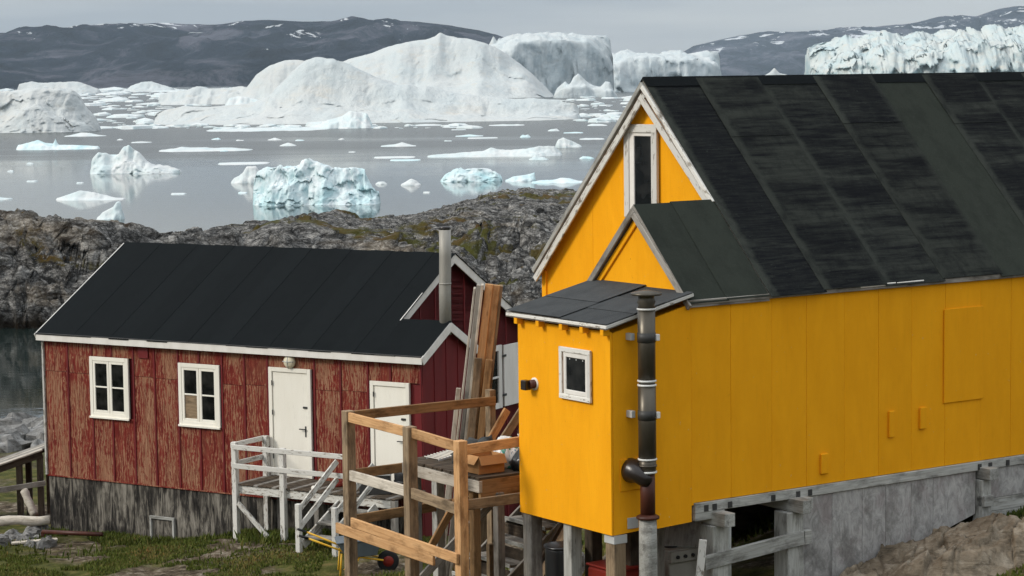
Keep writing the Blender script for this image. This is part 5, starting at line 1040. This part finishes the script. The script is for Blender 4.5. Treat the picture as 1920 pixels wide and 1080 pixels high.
for i, (a, b, z0, c, d, z1, wd, m, lb) in enumerate(((1.65, 0.9, -0.95, 2.45, 1.3, -0.15, 0.10, 'wood_grey', 'grey batten crossing the gap between the two grey posts'), (2.3, 1.2, -0.6, 2.05, 2.2, 0.08, 0.3, 'wood_bleached', 'bleached board slanting up to the floor beams'), (0.6, 1.3, -1.3, 1.6, 1.9, -0.35, 0.14, 'wood_grey', 'grey plank slanting behind the annex posts'), (0.3, 2.1, -1.2, 1.1, 2.2, -0.25, 0.12, 'wood_tan', 'tan plank leaning under the annex by the stairs'))):
    q0, q1 = ty(a, b), ty(c, d); tag(beam('loose_board', (q0[0], q0[1], max(YZ + zz(z0), G(*q0))), (q1[0], q1[1], YZ + zz(z1)), wd, 0.035, m, None), lb, 'board')
for i, (a, b, r_, lb) in enumerate(((1.9, 1.3, 0.42, 'dark boulder under the yellow house floor'), (2.5, 1.9, 0.55, 'larger shaded boulder behind the grey corner post'))):
    q = ty(a, b); tag(blob('boulder', r_, r_ * 0.8, r_ * 0.8, 'shore_stone', onG(q[0], q[1], r_ * 0.15), i + 11, 0.3, 1.5, 14, crack=0.3), lb, 'boulder')
# dark tarp-like boulder below the stairs, rubble on the slope
for i, (x, y, r_, lb) in enumerate(((-0.35, 30.2, 0.5, 'grey boulder behind the worn stair flight'), (0.5, 31.5, 0.6, 'mossy boulder seen past the stairs under the annex'))):
    tag(blob('boulder', r_, r_ * 0.8, r_ * 0.7, 'shore_stone', onG(x, y, r_ * 0.1), i + 21, 0.3, 1.5, 14, crack=0.3), lb, 'boulder')

# ------------------------------------------------------------------ wheelbarrow
x, y = -2.86, 41.2
wbw = empty('wheelbarrow', onG(x, y), R(8)); tag(wbw, 'grey wheelbarrow with yellow tubular legs in front of the red house', 'wheelbarrow')
prism('tray', [(-0.42, -0.30, 0.60), (0.38, -0.30, 0.66), (0.30, -0.24, 0.36), (-0.25, -0.24, 0.33)], (0, 0.60, 0), 'grey_tray', wbw, 0.012)
prism('tray_rim', [(-0.44, -0.32, 0.605), (0.40, -0.32, 0.665), (0.40, -0.32, 0.69), (-0.44, -0.32, 0.63)], (0, 0.64, 0), 'grey_tray', wbw, 0.006)
for s_ in (-0.2, 0.2):
    tube('handle', [(-0.95, s_ * 1.5, 0.74), (-0.45, s_ * 1.3, 0.52), (0.0, s_, 0.33), (0.42, s_ * 0.6, 0.24)], 0.018, 'yellow_tube', wbw, 8); tube('grip', [(-1.12, s_ * 1.55, 0.80), (-0.95, s_ * 1.5, 0.74)], 0.023, 'rubber', wbw, 8)
    tube('leg', [(-0.35, s_ * 1.3, 0.42), (-0.38, s_ * 1.3, 0.02), (-0.28, s_ * 1.3, 0.0), (-0.02, s_, 0.32)], 0.018, 'yellow_tube', wbw, 8)
whl = lathe('wheel', [(0.03, -0.04), (0.16, -0.045), (0.2, -0.02), (0.2, 0.02), (0.16, 0.045), (0.03, 0.04)], 'rubber', wbw, (0.52, 0, 0.2), 20, (R(90), 0, 0)); lathe('rim', [(0.02, -0.05), (0.1, -0.048), (0.1, 0.048), (0.02, 0.05)], 'red_enamel', whl, n=16)

# ------------------------------------------------------------------ left shore: ramp, logs, stones
rm = empty('plank_ramp', (-11.4, 51.6, G(-11.4, 51.6)), 0); tag(rm, 'sloping weathered plank ramp on posts beside the red house', 'ramp')
gzr = rm.location.z
a0, a1 = np.array([-2.2, -0.55, 1.72 - gzr]), np.array([0.62, 0.35, 2.60 - gzr])
for k in range(7):
    off = np.array([-0.10, 0.20 * k, 0.035 * k * 0]); beam('plank', a0 + off, a1 + off, 0.19, 0.035, 'wood_bleached' if k in (0, 3) else 'wood_grey', rm)
for b in (0.0, 1.2): beam('stringer', a0 + np.array([-0.1, b, -0.1]), a1 + np.array([-0.1, b, -0.1]), 0.06, 0.16, 'wood_dark', rm)
for x_ in (-0.75, 0.0, 0.45):
    for b in (0.1, 1.1): t_ = (x_ - a0[0]) / (a1[0] - a0[0]); beam('post', (x_, a0[1] + t_ * 0.9 + b, -0.5), (x_, a0[1] + t_ * 0.9 + b, a0[2] + t_ * (a1[2] - a0[2]) - 0.1), 0.13, 0.13, 'wood_dark', rm)
beam('cross_rail', (-0.9, -0.2, 0.62), (0.62, 0.15, 0.78), 0.05, 0.12, 'wood_grey', rm)
def logt(lb, pts, r_, m='wood_bleached'):
    n_ = 9; P = [np.array(pts[0]) + (np.array(pts[1]) - np.array(pts[0])) * i / (n_ - 1) + np.array([0, 0, 0.02 * math.sin(i * 1.7)]) for i in range(n_)]
    return tag(tube('driftwood_log', P, [r_ * (1 + 0.08 * math.sin(i * 2.3)) for i in range(n_)], m, None, 12), lb, 'log')
logt('thick bleached log lying level by the foundation corner', [tuple(atY(-60, 977, 48.6)), tuple(atY(94, 976, 48.6))], 0.105)
logt('short pale log propped upright under the plank ramp', [tuple(atY(45, 920, 50.5)), tuple(atY(66, 968, 50.2))], 0.09)
o = beam('loose_board', tuple(atY(22, 1034, 47.0)), tuple(atY(108, 1026, 47.3)), 0.16, 0.04, 'wood_bleached'); tag(o, 'split weathered board lying on the grass by the rusty pipe', 'board'); o.location.z = G(o.location.x, o.location.y) + 0.06
rp_ = empty('rusty_pipe_rail', tuple(atY(78, 1030, 47.6)), 0); rp_.location.z = G(rp_.location.x, rp_.location.y); tag(rp_, 'rusty pipe rail set low before the tarred foundation', 'pipe rail')
b0 = np.array(rp_.location); q0, q1 = atY(80, 997, 47.5) - b0, atY(192, 1002, 46.9) - b0
tube('pipe', [tuple(q0), tuple(q1)], 0.045, 'rusty_iron', rp_, 10); beam('stake', (q0[0], q0[1], -0.2), tuple(q0), 0.07, 0.07, 'rusty_iron', rp_)
rs = random.Random(4)
for i in range(46):
    if i < 26: px_, py_ = rs.uniform(-60, 120), rs.uniform(806, 860); x, y = atZ(px_, py_, 0.25)[:2]; r_ = rs.uniform(0.35, 0.95)
    else: px_, py_ = rs.uniform(-40, 92), rs.uniform(985, 1030); x, y = atZ(px_, py_, 1.35)[:2]; r_ = rs.uniform(0.10, 0.30)
    o = blob('stone', r_, r_ * rs.uniform(.6, 1), r_ * rs.uniform(.5, .8), 'shore_stone', onG(x, y, r_ * 0.12), i, 0.25, 1.3, 9, crack=0.45, smooth=False)
    o.rotation_euler[2] = rs.uniform(0, 6); tag(o, 'grey stone on the shore behind the plank ramp' if i < 26 else 'grey stone in the rubble below the bleached log', 'stone', 'shore stones' if i < 26 else 'rubble stones')
ri = berg('shore_ice', 'white strip of ice washed against the shore stones', [(-70, 802), (-20, 794), (20, 795), (50, 797), (84, 800)], 802, 'ice_floe', 1.2, 3, 0.1, 0.5, cat='ice')

# ------------------------------------------------------------------ bedrock outcrop at the long wall
na, nb_ = 260, 200
aa, bb = np.meshgrid(np.linspace(2.4, 6.6, na), np.linspace(-3.4, -0.05, nb_), indexing='ij')
wx = YO[0] + YX[0] * aa + YY_[0] * bb; wy = YO[1] + YX[1] * aa + YY_[1] * bb
base = gz(wx, wy); u_ = (aa - 4.15 + 0.35 * (bb + 0.8)) / 1.75; v_ = (bb + 0.75) / 1.15
m_ = 1 - sstep(0.55, 1.0, np.sqrt(u_ ** 2 + v_ ** 2) + 0.12 * fbm(wx, wy, 2, 3))
f1, f2, cv = voro((aa * 0.85 + bb * 0.5) * 0.42 + 0.1 * fbm(wx, wy, 1, 3), (bb * 0.85 - aa * 0.5) * 1.1 + 0.1 * fbm(wx, wy, 8, 3), 3.0)
sa = aa * 0.85 + bb * 0.5; sb = bb * 0.85 - aa * 0.5
ck, tl = facets(sa * 0.9 + 3, sb * 2.2, 2.0); ck2, tl2 = facets(sa * 2.6, sb * 5.5 + 2, 1.0)
ht_ = 0.26 * m_ + m_ * (0.13 * tl + 0.045 * tl2) + 0.02 * ridged(sa * 0.9, sb * 5.0, 4, 5) * m_ + 0.04 * fbm(wx * 0.9, wy * 0.9, 3, 4) * m_ - 0.07 * m_ * (1 - sstep(0, 0.05, ck)) - 0.025 * m_ * (1 - sstep(0, 0.06, ck2)) - 0.12 * (1 - m_)
tag(gridmesh('bedrock_outcrop', wx, wy, base + ht_, 'bedrock'), kind='structure')

# ------------------------------------------------------------------ grass
def grass(name, label, pts, hmin, hmax, tone, seed):
    rs = np.random.RandomState(seed); n = len(pts); x, y = pts[:, 0], pts[:, 1]; z = gz(x, y) - 0.01
    a = rs.uniform(0, 2 * np.pi, n); h = rs.uniform(hmin, hmax, n) * (0.7 + 0.6 * np.clip(fbm(x * 0.8, y * 0.8, seed, 2) + 0.5, 0, 1)); wd = rs.uniform(0.012, 0.024, n); ln = rs.uniform(0.1, 0.6, n) * h; b = rs.uniform(0, 2 * np.pi, n)
    c = np.stack([x, y, z], -1); s_ = np.stack([np.cos(a) * wd, np.sin(a) * wd, 0 * a], -1); t_ = np.stack([np.cos(b) * ln, np.sin(b) * ln, h], -1)
    co = np.stack([c - s_, c + s_, c + t_ * np.array([.45, .45, .6]) + s_ * 0.7, c + t_], 1).reshape(-1, 3); i0 = np.arange(n)[:, None] * 4
    o = quads(name, co, np.concatenate([i0 + np.array([0, 1, 2]), i0 + np.array([0, 2, 3])]), 'grass_blades', True)
    t = np.clip(tone + 0.35 * fbm(x * 0.5, y * 0.5, seed + 3, 3) + rs.normal(0, 0.13, n), 0, 1)
    at = o.data.attributes.new('tone', 'FLOAT', 'POINT'); at.data.foreach_set('value', np.repeat(t, 4).astype(np.float32)); return tag(o, label, 'grass', kind='stuff')
rs = np.random.RandomState(9)
def scatter(n, x0, x1, y0, y1, thr, seed, sc_=0.5):
    p = np.c_[rs.uniform(x0, x1, n), rs.uniform(y0, y1, n)]; return p[fbm(p[:, 0] * sc_, p[:, 1] * sc_, seed, 3) > thr]
P1 = scatter(130000, -13, -1.5, 38, 47.5, -0.05, 5)
d = (P1 - RO) @ np.array([RX, RY_]).T; P1 = P1[d[:, 1] < -0.05]
F1 = np.c_[rs.uniform(-9.5, -0.3, 26000), -0.1 - rs.gamma(1.6, 0.35, 26000)]; F1 = RO + F1[:, :1] * RX + F1[:, 1:] * RY_; F1 = F1[fbm(F1[:, 0] * 0.7, F1[:, 1] * 0.7, 8, 3) > -0.15]
grass('grass', 'green and rusty grass along the red house', np.concatenate([P1]), 0.03, 0.085, 0.50, 2)
grass('grass', 'longer tufts of grass at the foundation', F1, 0.06, 0.20, 0.45, 4)
P2 = scatter(60000, 2.8, 9.5, 22.5, 29, -0.12, 7, 0.8); d = (P2 - YO) @ np.array([YX, YY_]).T
P2 = P2[(d[:, 1] < -0.05) & ((((d[:, 0] - 4.15 + 0.35 * (d[:, 1] + 0.8)) / 1.75) ** 2 + ((d[:, 1] + 0.75) / 1.15) ** 2) > 0.75)]
grass('grass', 'turf beside the bedrock by the yellow house', P2, 0.03, 0.11, 0.40, 6)
P3 = scatter(24000, -2.5, 6, 29.5, 40, -0.1, 3, 0.6); grass('grass', 'rough grass on the slope behind the yellow house', P3, 0.05, 0.16, 0.5, 8)
